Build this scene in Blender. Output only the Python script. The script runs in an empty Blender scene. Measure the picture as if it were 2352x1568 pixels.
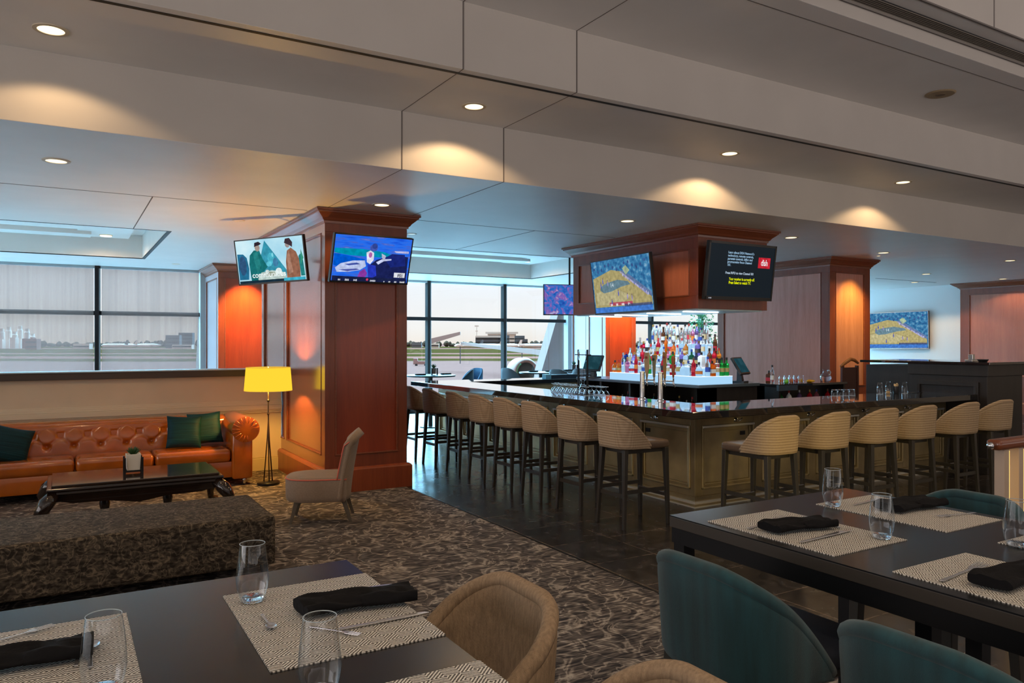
import bpy, bmesh, math, random
from mathutils import Vector, Matrix
S = bpy.context.scene
COL = S.collection
PI = math.pi
rnd = random.Random(7)

# ------------------------------------------------------------------ camera, world, exposure
cam_d = bpy.data.cameras.new('camera'); cam = bpy.data.objects.new('camera', cam_d); COL.objects.link(cam)
cam_d.sensor_width = 36; cam_d.lens = 36*1740/2352; cam_d.shift_y = 3/2352
cam_d.clip_start = .05; cam_d.clip_end = 6000
cam.location = (0, 0, 1.75); cam.rotation_euler = (PI/2, 0, math.radians(59.4-90))
S.camera = cam
S.view_settings.view_transform = 'Standard'; S.view_settings.look = 'None'
S.view_settings.gamma = 1; S.view_settings.use_curve_mapping = False
S.view_settings.exposure = 0.0
S.cycles.use_denoising = True
S.cycles.max_bounces = 8; S.cycles.diffuse_bounces = 4; S.cycles.glossy_bounces = 4
S.cycles.transmission_bounces = 8; S.cycles.transparent_max_bounces = 16
S.cycles.caustics_reflective = False; S.cycles.caustics_refractive = False
S.cycles.sample_clamp_indirect = 4.0
S.cycles.use_light_tree = True

world = bpy.data.worlds.new('evening_sky'); S.world = world; world.use_nodes = True
def build_world():
    nt = world.node_tree; nt.nodes.clear(); N = nt.nodes.new; L = nt.links.new
    out = N('ShaderNodeOutputWorld'); bg = N('ShaderNodeBackground'); tc = N('ShaderNodeTexCoord')
    sp = N('ShaderNodeSeparateXYZ'); cr = N('ShaderNodeValToRGB')
    L(tc.outputs['Generated'], sp.inputs[0]); L(sp.outputs['Z'], cr.inputs[0]); L(cr.outputs[0], bg.inputs[0])
    e = cr.color_ramp.elements
    e[0].position = 0.0; e[0].color = (1.05, .93, .84, 1)
    e[1].position = 1.0; e[1].color = (SKY[0], SKY[1], SKY[2], 1)
    for p, c in ((.02, (1.08, 1.02, .98, 1)), (.09, (1.04, 1.05, 1.10, 1)), (.2, (SKY[0]*.6, SKY[1]*.6, SKY[2]*.6, 1))):
        k = e.new(p); k.color = c
    # the sky above the window line is the brighter, bluer part
    cb_ = N('ShaderNodeValToRGB'); m0 = N('ShaderNodeMapRange'); m0.inputs['From Min'].default_value = -1; L(sp.outputs['Z'], m0.inputs[0]); L(m0.outputs[0], cb_.inputs[0])
    q = cb_.color_ramp.elements; q[0].position = .47; q[0].color = tuple(SUNSIDE[k]*7.5 for k in range(3))+(1,); q[1].position = .52; q[1].color = tuple(SUNSIDE)+(1,)
    # sunset side, behind the viewer: warmer and much brighter
    mr = N('ShaderNodeMapRange'); mr.inputs['From Min'].default_value = .15; mr.inputs['From Max'].default_value = -.35; L(sp.outputs['Y'], mr.inputs[0])
    mx = N('ShaderNodeMix'); mx.data_type = 'RGBA'; L(mr.outputs[0], mx.inputs[0]); L(cr.outputs[0], mx.inputs[6]); L(cb_.outputs[0], mx.inputs[7])
    mr2 = N('ShaderNodeMapRange'); mr2.inputs['From Min'].default_value = -.5; mr2.inputs['From Max'].default_value = -.8; L(sp.outputs['X'], mr2.inputs[0])
    mx2 = N('ShaderNodeMix'); mx2.data_type = 'RGBA'; L(mr2.outputs[0], mx2.inputs[0]); L(mx.outputs[2], mx2.inputs[6]); mx2.inputs[7].default_value = (WESTSIDE[0], WESTSIDE[1], WESTSIDE[2], 1)
    L(mx2.outputs[2], bg.inputs[0])
    L(bg.outputs[0], out.inputs[0]); bg.inputs[1].default_value = 1.0
WESTSIDE = (2.6, 2.35, 2.3)
SUNSIDE = (.30, .265, .25)
SKY = (12, 28, 39)
build_world()

def lamp(name, kind, loc, energy, color, rot=(0, 0, 0), parent=None, **kw):
    d = bpy.data.lights.new(name, kind); d.energy = energy; d.color = color
    for k, v in kw.items(): setattr(d, k, v)
    o = bpy.data.objects.new(name, d); COL.objects.link(o); o.location = loc; o.rotation_euler = rot
    if parent: o.parent = parent
    return o
# sky portals in the window openings (they guide the sky's own light)
pb_ = lamp('sky_portal', 'AREA', (7.5, -5.2, 2.6), 1, (1, 1, 1), (PI/2, 0, 0), shape='RECTANGLE', size=28, size_y=4.0)
pb_.data.cycles.is_portal = True
pl2_ = lamp('sky_portal', 'AREA', (-7.15, 15.2, 2.1), 1, (1, 1, 1), (0, -PI/2, 0), shape='RECTANGLE', size=2.4, size_y=4.4)
pl2_.data.cycles.is_portal = True
pl3_ = lamp('sky_portal', 'AREA', (-7.15, 4.25, 1.9), 1, (1, 1, 1), (0, -PI/2, 0), shape='RECTANGLE', size=2.6, size_y=10.5)
pl3_.data.cycles.is_portal = True
for nm, x, w in (('sky_portal', -2.4, 9.8), ('sky_portal', 8.0, 8.6), ('sky_portal', 17.4, 8.2)):
    p_ = lamp(nm, 'AREA', (x, 17.5, 1.7), 1, (1, 1, 1), (-PI/2, 0, 0), shape='RECTANGLE', size=w, size_y=3.3)
    p_.data.cycles.is_portal = True

WARM = (1.0, .66, .34)
# ------------------------------------------------------------------ materials
MATS = {}
def nodes(name):
    m = bpy.data.materials.new(name); m.use_nodes = True; m.node_tree.nodes.clear()
    MATS[name] = m
    return m, m.node_tree.nodes.new, m.node_tree.links.new
def c4(c): return (c[0], c[1], c[2], 1)
def ramp(N, stops, interp='LINEAR'):
    r = N('ShaderNodeValToRGB'); r.color_ramp.interpolation = interp
    e = r.color_ramp.elements
    e[0].position, e[0].color = stops[0][0], c4(stops[0][1])
    e[1].position, e[1].color = stops[-1][0], c4(stops[-1][1])
    for p, c in stops[1:-1]:
        k = e.new(p); k.color = c4(c)
    return r
def pbr(name, col, rough=.5, metal=0, noise=0, scale=8, stretch=(1, 1, 1), bump=0, bscale=None, coat=0, emit=None, es=0, trans=0, ior=1.5, sheen=0, spec=.5, col2=None, alpha=1):
    m, N, L = nodes(name)
    out = N('ShaderNodeOutputMaterial'); b = N('ShaderNodeBsdfPrincipled'); L(b.outputs[0], out.inputs[0])
    b.inputs['Base Color'].default_value = c4(col); b.inputs['Roughness'].default_value = rough
    b.inputs['Metallic'].default_value = metal; b.inputs['Coat Weight'].default_value = coat
    b.inputs['Coat Roughness'].default_value = .12
    b.inputs['Transmission Weight'].default_value = trans; b.inputs['IOR'].default_value = ior
    b.inputs['Specular IOR Level'].default_value = spec; b.inputs['Sheen Weight'].default_value = sheen
    if emit: b.inputs['Emission Color'].default_value = c4(emit); b.inputs['Emission Strength'].default_value = es
    if noise or bump or col2:
        tc = N('ShaderNodeTexCoord'); mp = N('ShaderNodeMapping'); mp.inputs['Scale'].default_value = stretch
        nz = N('ShaderNodeTexNoise'); nz.inputs['Scale'].default_value = scale; nz.inputs['Detail'].default_value = 4
        L(tc.outputs['Object'], mp.inputs[0]); L(mp.outputs[0], nz.inputs[0])
        if noise or col2:
            a = col2 or tuple(max(0, x*(1-noise)) for x in col); bb = col if col2 else tuple(x*(1+noise) for x in col)
            r = ramp(N, [(.3, a), (.7, bb)]); L(nz.outputs[0], r.inputs[0]); L(r.outputs[0], b.inputs['Base Color'])
        if bump:
            bp = N('ShaderNodeBump'); bp.inputs['Strength'].default_value = bump; bp.inputs['Distance'].default_value = .01
            if bscale:
                n2 = N('ShaderNodeTexNoise'); n2.inputs['Scale'].default_value = bscale; L(mp.outputs[0], n2.inputs[0]); L(n2.outputs[0], bp.inputs['Height'])
            else: L(nz.outputs[0], bp.inputs['Height'])
            L(bp.outputs[0], b.inputs['Normal'])
    return m
def emis(name, col, s=1):
    m, N, L = nodes(name); out = N('ShaderNodeOutputMaterial'); e = N('ShaderNodeEmission')
    e.inputs[0].default_value = c4(col); e.inputs[1].default_value = s; L(e.outputs[0], out.inputs[0]); return m
def emis_noise(name, stops, scale=5, s=1, dist=0, stretch=(1, 1, 1)):
    m, N, L = nodes(name); out = N('ShaderNodeOutputMaterial'); e = N('ShaderNodeEmission')
    tc = N('ShaderNodeTexCoord'); mp = N('ShaderNodeMapping'); mp.inputs['Scale'].default_value = stretch
    nz = N('ShaderNodeTexNoise'); nz.inputs['Scale'].default_value = scale; nz.inputs['Detail'].default_value = 5; nz.inputs['Distortion'].default_value = dist
    L(tc.outputs['Object'], mp.inputs[0]); L(mp.outputs[0], nz.inputs[0]); r = ramp(N, stops); L(nz.outputs[0], r.inputs[0])
    L(r.outputs[0], e.inputs[0]); e.inputs[1].default_value = s; L(e.outputs[0], out.inputs[0]); return m
def thin_glass(name, tint=(.97, .98, 1), gl=.04, rough=.02, edge=.6, ecol=(1, 1, 1)):
    m, N, L = nodes(name); out = N('ShaderNodeOutputMaterial'); tr = N('ShaderNodeBsdfTransparent'); g = N('ShaderNodeBsdfGlossy')
    tr.inputs[0].default_value = c4(tint); g.inputs['Roughness'].default_value = rough; g.inputs[0].default_value = c4(ecol)
    lw = N('ShaderNodeLayerWeight'); lw.inputs[0].default_value = .35
    mr = N('ShaderNodeMapRange'); mr.inputs['To Min'].default_value = gl; mr.inputs['To Max'].default_value = edge
    pw = N('ShaderNodeMath'); pw.operation = 'POWER'; pw.inputs[1].default_value = 1.6
    L(lw.outputs['Facing'], pw.inputs[0]); L(pw.outputs[0], mr.inputs[0])
    mx = N('ShaderNodeMixShader'); L(mr.outputs[0], mx.inputs[0]); L(tr.outputs[0], mx.inputs[1]); L(g.outputs[0], mx.inputs[2]); L(mx.outputs[0], out.inputs[0])
    return m
def wood(name, c1, c2, rough=.34, vertical=True, coat=.25, scale=2.2):
    m, N, L = nodes(name); out = N('ShaderNodeOutputMaterial'); b = N('ShaderNodeBsdfPrincipled'); L(b.outputs[0], out.inputs[0])
    tc = N('ShaderNodeTexCoord'); mp = N('ShaderNodeMapping')
    mp.inputs['Scale'].default_value = (5, 5, .35) if vertical else (.5, .5, 9)
    n1 = N('ShaderNodeTexNoise'); n1.inputs['Scale'].default_value = scale; n1.inputs['Detail'].default_value = 8; n1.inputs['Distortion'].default_value = .4
    n2 = N('ShaderNodeTexNoise'); n2.inputs['Scale'].default_value = scale*9; n2.inputs['Detail'].default_value = 3
    L(tc.outputs['Object'], mp.inputs[0]); L(mp.outputs[0], n1.inputs[0]); L(mp.outputs[0], n2.inputs[0])
    r = ramp(N, [(.28, c1), (.72, c2)]); mx = N('ShaderNodeMix'); mx.data_type = 'FLOAT'; mx.inputs[0].default_value = .35
    L(n1.outputs[0], mx.inputs[2]); L(n2.outputs[0], mx.inputs[3]); L(mx.outputs[0], r.inputs[0]); L(r.outputs[0], b.inputs['Base Color'])
    b.inputs['Roughness'].default_value = rough; b.inputs['Coat Weight'].default_value = coat; b.inputs['Coat Roughness'].default_value = .18
    bp = N('ShaderNodeBump'); bp.inputs['Strength'].default_value = .06; L(n2.outputs[0], bp.inputs['Height']); L(bp.outputs[0], b.inputs['Normal'])
    return m

CHERRY = wood('cherry_wood', (.19, .034, .010), (.32, .070, .020))
CHERRY_D = wood('dark_cherry_wood', (.14, .028, .010), (.24, .054, .019))
CHERRY_H = wood('cherry_wood_molding', (.15, .038, .016), (.25, .07, .03), vertical=False)
CHERRY_P = wood('cherry_veneer', (.34, .10, .055), (.50, .17, .10), rough=.28, coat=.3)
CHERRY_LIT = wood('pink_lit_cherry_veneer', (.46, .18, .13), (.66, .31, .25), rough=.28, coat=.3)  # pink light from the bottle display is put into this veneer colour
PALEPAN = pbr('pale_side_face', (.62, .62, .70), .35)  # even pale tone laid over the left sides of two columns
CHERRY_G = wood('gloss_cherry_side', (.22, .05, .022), (.36, .10, .045), rough=.2, coat=1.0)
CHERRY_G.node_tree.nodes['Principled BSDF'].inputs['Coat IOR'].default_value = 2.2
CHERRY_R = wood('deep_cherry_veneer', (.20, .026, .008), (.32, .052, .014), rough=.28, coat=.3)
DARKWOOD = wood('dark_stained_wood', (.012, .010, .010), (.026, .021, .020), rough=.4, coat=.1)
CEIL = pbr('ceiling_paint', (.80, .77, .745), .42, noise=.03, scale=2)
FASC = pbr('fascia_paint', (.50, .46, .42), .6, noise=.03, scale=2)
WALLP = pbr('cream_wall_paint', (.66, .55, .40), .6, noise=.04, scale=3)
WHITEW = pbr('white_wall_paint', (.90, .93, .95), .6)
SEAM = pbr('ceiling_joint', (.16, .14, .13), .9)
BLACK = pbr('black_slot', (.004, .004, .005), .6)
BLACKM = pbr('black_metal', (.012, .012, .014), .35, metal=.4)
BLACKP = pbr('black_plastic', (.012, .013, .015), .3)
STEEL = pbr('brushed_steel', (.62, .62, .62), .22, metal=1)
CHROME = pbr('chrome', (.8, .8, .82), .1, metal=1)
ALU = pbr('aluminium_frame', (.022, .018, .018), .7, spec=.1)
ALU_L = pbr('pale_window_trim', (.36, .40, .42), .6)
GRANITE = pbr('polished_black_granite', (.012, .012, .014), .05, noise=.5, scale=60, coat=1.0)
GRANITE.node_tree.nodes['Principled BSDF'].inputs['Coat Roughness'].default_value = .03
BRONZE = pbr('aged_bronze_panel', (.48, .38, .20), .30, metal=.5, noise=.28, scale=2.2)
BRONZE_D = pbr('dark_bronze_frame', (.32, .25, .135), .38, metal=.5, noise=.25, scale=3)
BRONZE_L = pbr('bright_bronze_edge', (.88, .86, .78), .25, metal=.6)
LEATHER = pbr('orange_leather', (.45, .105, .006), .20, noise=.16, scale=5, bump=.06, bscale=60, coat=.9)
TEALV = pbr('dark_teal_velvet', (.003, .038, .052), .55, noise=.35, scale=3, stretch=(1, 1, 26), bump=.5, spec=.2)
LAMPW = pbr('white_ceramic', (.78, .74, .66), .4)
SOIL = pbr('dark_soil', (.02, .015, .01), .9)
LEAF = pbr('succulent_leaf', (.03, .09, .03), .5, noise=.3, scale=20)
LEAFB = pbr('tree_leaf', (.06, .26, .08), .5, noise=.4, scale=8)
GLASS = thin_glass('drinking_glass', gl=.03, edge=.95, ecol=(.9, .97, 1))
GLASSB = pbr('clear_glass_base', (.85, .93, .97), .04, trans=1, ior=1.3)
NAPKIN = pbr('black_napkin_cloth', (.0035, .0035, .005), .8, bump=.2, scale=70, noise=.2, spec=.2)
TABLETOP = pbr('dark_laminate', (.011, .012, .014), .24, noise=.12, scale=3, stretch=(1, 8, 1), spec=.28)
TABLEEDGE = pbr('table_edge_laminate', (.045, .036, .028), .38)
COFFEEW = pbr('black_brown_lacquer', (.016, .009, .006), .12, noise=.3, scale=4, coat=.6)
COFFEET = pbr('coffee_table_top_lacquer', (.030, .018, .013), .06, coat=.8)
LEGM = pbr('stool_leg_finish', (.050, .044, .036), .38, metal=.25)
LEGT = pbr('taupe_wood_leg', (.115, .092, .066), .5)
CORAL = pbr('coral_piping', (.62, .12, .07), .6)
BEIGE = pbr('taupe_upholstery', (.27, .19, .13), .8, noise=.08, scale=60, bump=.1, sheen=.1)
SHADE = emis('lamp_shade_lit', (1.0, .62, .035), 1.12)
LENS = emis('downlight_lens_lit', (1.0, .80, .48), 2.2)
LENSW = emis('downlight_lens_bright', (1.0, .90, .72), 1.6)
CANW = pbr('downlight_reflector', (.75, .62, .42), .3)
RINGW = pbr('downlight_trim', (.62, .52, .38), .5)
SHELFLIT = emis('lit_acrylic', (.42, .72, 1.0), .95)
SHELFLIT_T = emis('lit_acrylic_top', (.85, .93, 1.0), 1.5)
CONC = pbr('pale_concrete', (.15, .085, .07), .8, noise=.08, scale=3, stretch=(8, 8, .5))
NAVY = pbr('navy_fabric', (.010, .035, .065), .7)
FRUIT = {'yellow': pbr('yellow_fruit', (.75, .42, .01), .4), 'green': pbr('lime_fruit', (.14, .45, .02), .4), 'orange': pbr('orange_fruit', (.8, .2, .01), .4), 'red': pbr('cherry_fruit', (.5, .03, .01), .3)}

def weave_mat(name, c1, c2, freq=150, axis='Z', thr=.5, rough=.85, mix=.3):
    m, N, L = nodes(name); out = N('ShaderNodeOutputMaterial'); b = N('ShaderNodeBsdfPrincipled'); L(b.outputs[0], out.inputs[0])
    tc = N('ShaderNodeTexCoord'); sp = N('ShaderNodeSeparateXYZ'); L(tc.outputs['Object'], sp.inputs[0])
    def wv(sock, f):
        a = N('ShaderNodeMath'); a.operation = 'MULTIPLY'; a.inputs[1].default_value = f; L(sock, a.inputs[0])
        s = N('ShaderNodeMath'); s.operation = 'SINE'; L(a.outputs[0], s.inputs[0]); return s.outputs[0]
    sz = wv(sp.outputs['Z'], freq)
    ad = N('ShaderNodeMath'); ad.operation = 'ADD'; L(sp.outputs['X'], ad.inputs[0]); L(sp.outputs['Y'], ad.inputs[1])
    sx = wv(ad.outputs[0], freq*1.4)
    m2 = N('ShaderNodeMath'); m2.operation = 'MULTIPLY'; m2.inputs[1].default_value = .45; L(sx, m2.inputs[0])
    s2 = N('ShaderNodeMath'); s2.operation = 'ADD'; L(sz, s2.inputs[0]); L(m2.outputs[0], s2.inputs[1])
    nz = N('ShaderNodeTexNoise'); nz.inputs['Scale'].default_value = 60; L(tc.outputs['Object'], nz.inputs[0])
    s3 = N('ShaderNodeMath'); s3.operation = 'ADD'; L(s2.outputs[0], s3.inputs[0]); L(nz.outputs[0], s3.inputs[1])
    r = ramp(N, [(0, c1), (1, c2)]); mr = N('ShaderNodeMapRange'); mr.inputs['From Min'].default_value = -.7; mr.inputs['From Max'].default_value = 1.9
    L(s3.outputs[0], mr.inputs[0]); L(mr.outputs[0], r.inputs[0]); L(r.outputs[0], b.inputs['Base Color'])
    b.inputs['Roughness'].default_value = rough
    bp = N('ShaderNodeBump'); bp.inputs['Strength'].default_value = .25; bp.inputs['Distance'].default_value = .003; L(s3.outputs[0], bp.inputs['Height']); L(bp.outputs[0], b.inputs['Normal'])
    return m
TANF = weave_mat('tan_woven_fabric', (.30, .205, .125), (.52, .39, .26), 260)
TAND = pbr('golden_tan_upholstery', (.33, .225, .135), .85, noise=.22, scale=14, stretch=(9, 9, 2.2), bump=.35, bscale=60)
TANS = pbr('brown_leather_seat', (.14, .095, .065), .4)
TEALF = pbr('teal_chair_fabric', (.007, .052, .064), .8, noise=.35, scale=9, stretch=(3, 3, .25), bump=.3, bscale=700, sheen=.25)
NAVYS = pbr('navy_seat', (.012, .016, .028), .6)

def damask(name, dark, mid, light, scale=1.0, rough=.95):
    m, N, L = nodes(name); out = N('ShaderNodeOutputMaterial'); b = N('ShaderNodeBsdfPrincipled'); L(b.outputs[0], out.inputs[0])
    tc = N('ShaderNodeTexCoord'); mp = N('ShaderNodeMapping'); mp.inputs['Scale'].default_value = (scale, scale, scale); L(tc.outputs['Object'], mp.inputs[0])
    wz = N('ShaderNodeTexNoise'); wz.inputs['Scale'].default_value = 2.2; wz.inputs['Detail'].default_value = 1; L(mp.outputs[0], wz.inputs[0])
    mixv = N('ShaderNodeVectorMath'); mixv.operation = 'MULTIPLY_ADD'; mixv.inputs[1].default_value = (.9, .9, .9)
    L(wz.outputs['Color'], mixv.inputs[0]); L(mp.outputs[0], mixv.inputs[2])
    vo = N('ShaderNodeTexVoronoi'); vo.inputs['Scale'].default_value = 2.3; L(mixv.outputs[0], vo.inputs[0])
    rings = N('ShaderNodeMath'); rings.operation = 'MULTIPLY'; rings.inputs[1].default_value = 26; L(vo.outputs['Distance'], rings.inputs[0])
    sn = N('ShaderNodeMath'); sn.operation = 'SINE'; L(rings.outputs[0], sn.inputs[0])
    n2 = N('ShaderNodeTexNoise'); n2.inputs['Scale'].default_value = 3.6; n2.inputs['Detail'].default_value = 3; n2.inputs['Distortion'].default_value = 1.6; L(mp.outputs[0], n2.inputs[0])
    sb_ = N('ShaderNodeMath'); sb_.operation = 'SUBTRACT'; sb_.inputs[1].default_value = .5; L(n2.outputs[0], sb_.inputs[0])
    ab_ = N('ShaderNodeMath'); ab_.operation = 'ABSOLUTE'; L(sb_.outputs[0], ab_.inputs[0])
    rg = N('ShaderNodeMapRange'); rg.inputs['From Min'].default_value = .0; rg.inputs['From Max'].default_value = .055; rg.inputs['To Min'].default_value = .30; rg.inputs['To Max'].default_value = 0; L(ab_.outputs[0], rg.inputs[0])
    m1 = N('ShaderNodeMath'); m1.operation = 'MULTIPLY_ADD'; m1.inputs[1].default_value = .055; L(sn.outputs[0], m1.inputs[0]); L(rg.outputs[0], m1.inputs[2])
    n3 = N('ShaderNodeTexNoise'); n3.inputs['Scale'].default_value = 48; n3.inputs['Detail'].default_value = 2
    mp3 = N('ShaderNodeMapping'); mp3.inputs['Scale'].default_value = (.13*scale, 1.0*scale, 1); L(tc.outputs['Object'], mp3.inputs[0]); L(mp3.outputs[0], n3.inputs[0])
    m4 = N('ShaderNodeMath'); m4.operation = 'MULTIPLY_ADD'; m4.inputs[1].default_value = .95; L(n3.outputs[0], m4.inputs[0]); L(m1.outputs[0], m4.inputs[2])
    hs = N('ShaderNodeMath'); hs.operation = 'MULTIPLY'; hs.inputs[1].default_value = 1.0; L(m4.outputs[0], hs.inputs[0]); m4 = hs
    r = ramp(N, [(.36, dark), (.58, mid), (.90, light)]); L(m4.outputs[0], r.inputs[0]); L(r.outputs[0], b.inputs['Base Color'])
    b.inputs['Roughness'].default_value = rough; b.inputs['Specular IOR Level'].default_value = .15
    return m
CARPET = damask('patterned_carpet', (.032, .029, .031), (.135, .115, .103), (.45, .395, .335), 1.15)
BENCHF = damask('bench_damask', (.028, .022, .017), (.085, .068, .050), (.22, .17, .115), 3.2)

def mat_placemat(name, flip=False):
    m, N, L = nodes(name); out = N('ShaderNodeOutputMaterial'); b = N('ShaderNodeBsdfPrincipled'); L(b.outputs[0], out.inputs[0])
    tc = N('ShaderNodeTexCoord'); sp = N('ShaderNodeSeparateXYZ'); L(tc.outputs['Object'], sp.inputs[0])
    def pp(sock, s):
        a = N('ShaderNodeMath'); a.operation = 'PINGPONG'; a.inputs[1].default_value = s; L(sock, a.inputs[0])
        d = N('ShaderNodeMath'); d.operation = 'DIVIDE'; d.inputs[1].default_value = s; L(a.outputs[0], d.inputs[0]); return d.outputs[0]
    a = pp(sp.outputs['X'], .034); c = pp(sp.outputs['Y'], .034)
    s = N('ShaderNodeMath'); s.operation = 'ADD'; L(a, s.inputs[0]); L(c, s.inputs[1])
    k = N('ShaderNodeMath'); k.operation = 'MULTIPLY'; k.inputs[1].default_value = 22; L(s.outputs[0], k.inputs[0])
    n = N('ShaderNodeMath'); n.operation = 'SINE'; L(k.outputs[0], n.inputs[0])
    nz = N('ShaderNodeTexNoise'); nz.inputs['Scale'].default_value = 260; L(tc.outputs['Object'], nz.inputs[0])
    q = N('ShaderNodeMath'); q.operation = 'MULTIPLY_ADD'; q.inputs[1].default_value = 2.2; L(nz.outputs[0], q.inputs[0]); L(n.outputs[0], q.inputs[2])
    mr = N('ShaderNodeMapRange'); mr.inputs['From Min'].default_value = .3; mr.inputs['From Max'].default_value = 1.9; L(q.outputs[0], mr.inputs[0])
    r = ramp(N, [(0, (.07, .06, .05)), (.40, (.30, .27, .23)), (.75, (.80, .76, .68)), (1, (.86, .82, .75))]); L(mr.outputs[0], r.inputs[0]); L(r.outputs[0], b.inputs['Base Color'])
    b.inputs['Roughness'].default_value = .6
    bp = N('ShaderNodeBump'); bp.inputs['Strength'].default_value = .4; bp.inputs['Distance'].default_value = .002; L(q.outputs[0], bp.inputs['Height']); L(bp.outputs[0], b.inputs['Normal'])
    return m
MATF = mat_placemat('woven_vinyl_placemat')

def tile_mat():
    m, N, L = nodes('slate_tile'); out = N('ShaderNodeOutputMaterial'); b = N('ShaderNodeBsdfPrincipled'); L(b.outputs[0], out.inputs[0])
    tc = N('ShaderNodeTexCoord'); mp = N('ShaderNodeMapping'); mp.inputs['Location'].default_value = (-.56, .06, 0); L(tc.outputs['Object'], mp.inputs[0])
    br = N('ShaderNodeTexBrick'); br.offset = 0; br.inputs['Scale'].default_value = 1; br.inputs['Brick Width'].default_value = .61; br.inputs['Row Height'].default_value = .61
    br.inputs['Mortar Size'].default_value = .004; br.inputs['Color1'].default_value = (1, 1, 1, 1); br.inputs['Color2'].default_value = (.8, .8, .8, 1); br.inputs['Mortar'].default_value = (4.5, 3.8, 3.2, 1)
    L(mp.outputs[0], br.inputs[0])
    nz = N('ShaderNodeTexNoise'); nz.inputs['Scale'].default_value = 6; nz.inputs['Detail'].default_value = 6; nz.inputs['Distortion'].default_value = 1.2; L(tc.outputs['Object'], nz.inputs[0])
    r = ramp(N, [(.35, (.016, .015, .016)), (.7, (.055, .048, .045))]); L(nz.outputs[0], r.inputs[0])
    mx = N('ShaderNodeMix'); mx.data_type = 'RGBA'; mx.blend_type = 'MULTIPLY'; mx.inputs[0].default_value = 1; L(r.outputs[0], mx.inputs[6]); L(br.outputs[0], mx.inputs[7]); L(mx.outputs[2], b.inputs['Base Color'])
    rr = N('ShaderNodeMapRange'); rr.inputs['To Min'].default_value = .16; rr.inputs['To Max'].default_value = .34; L(nz.outputs[0], rr.inputs[0]); L(rr.outputs[0], b.inputs['Roughness'])
    bp = N('ShaderNodeBump'); bp.inputs['Strength'].default_value = .15; L(nz.outputs[0], bp.inputs['Height']); L(bp.outputs[0], b.inputs['Normal'])
    return m
TILE = tile_mat()
BOUNCEFLOOR = pbr('pale_bounce_floor', (.62, .62, .61), .5, noise=.1, scale=3)  # hidden floor made pale to bounce daylight onto the ceiling

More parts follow.
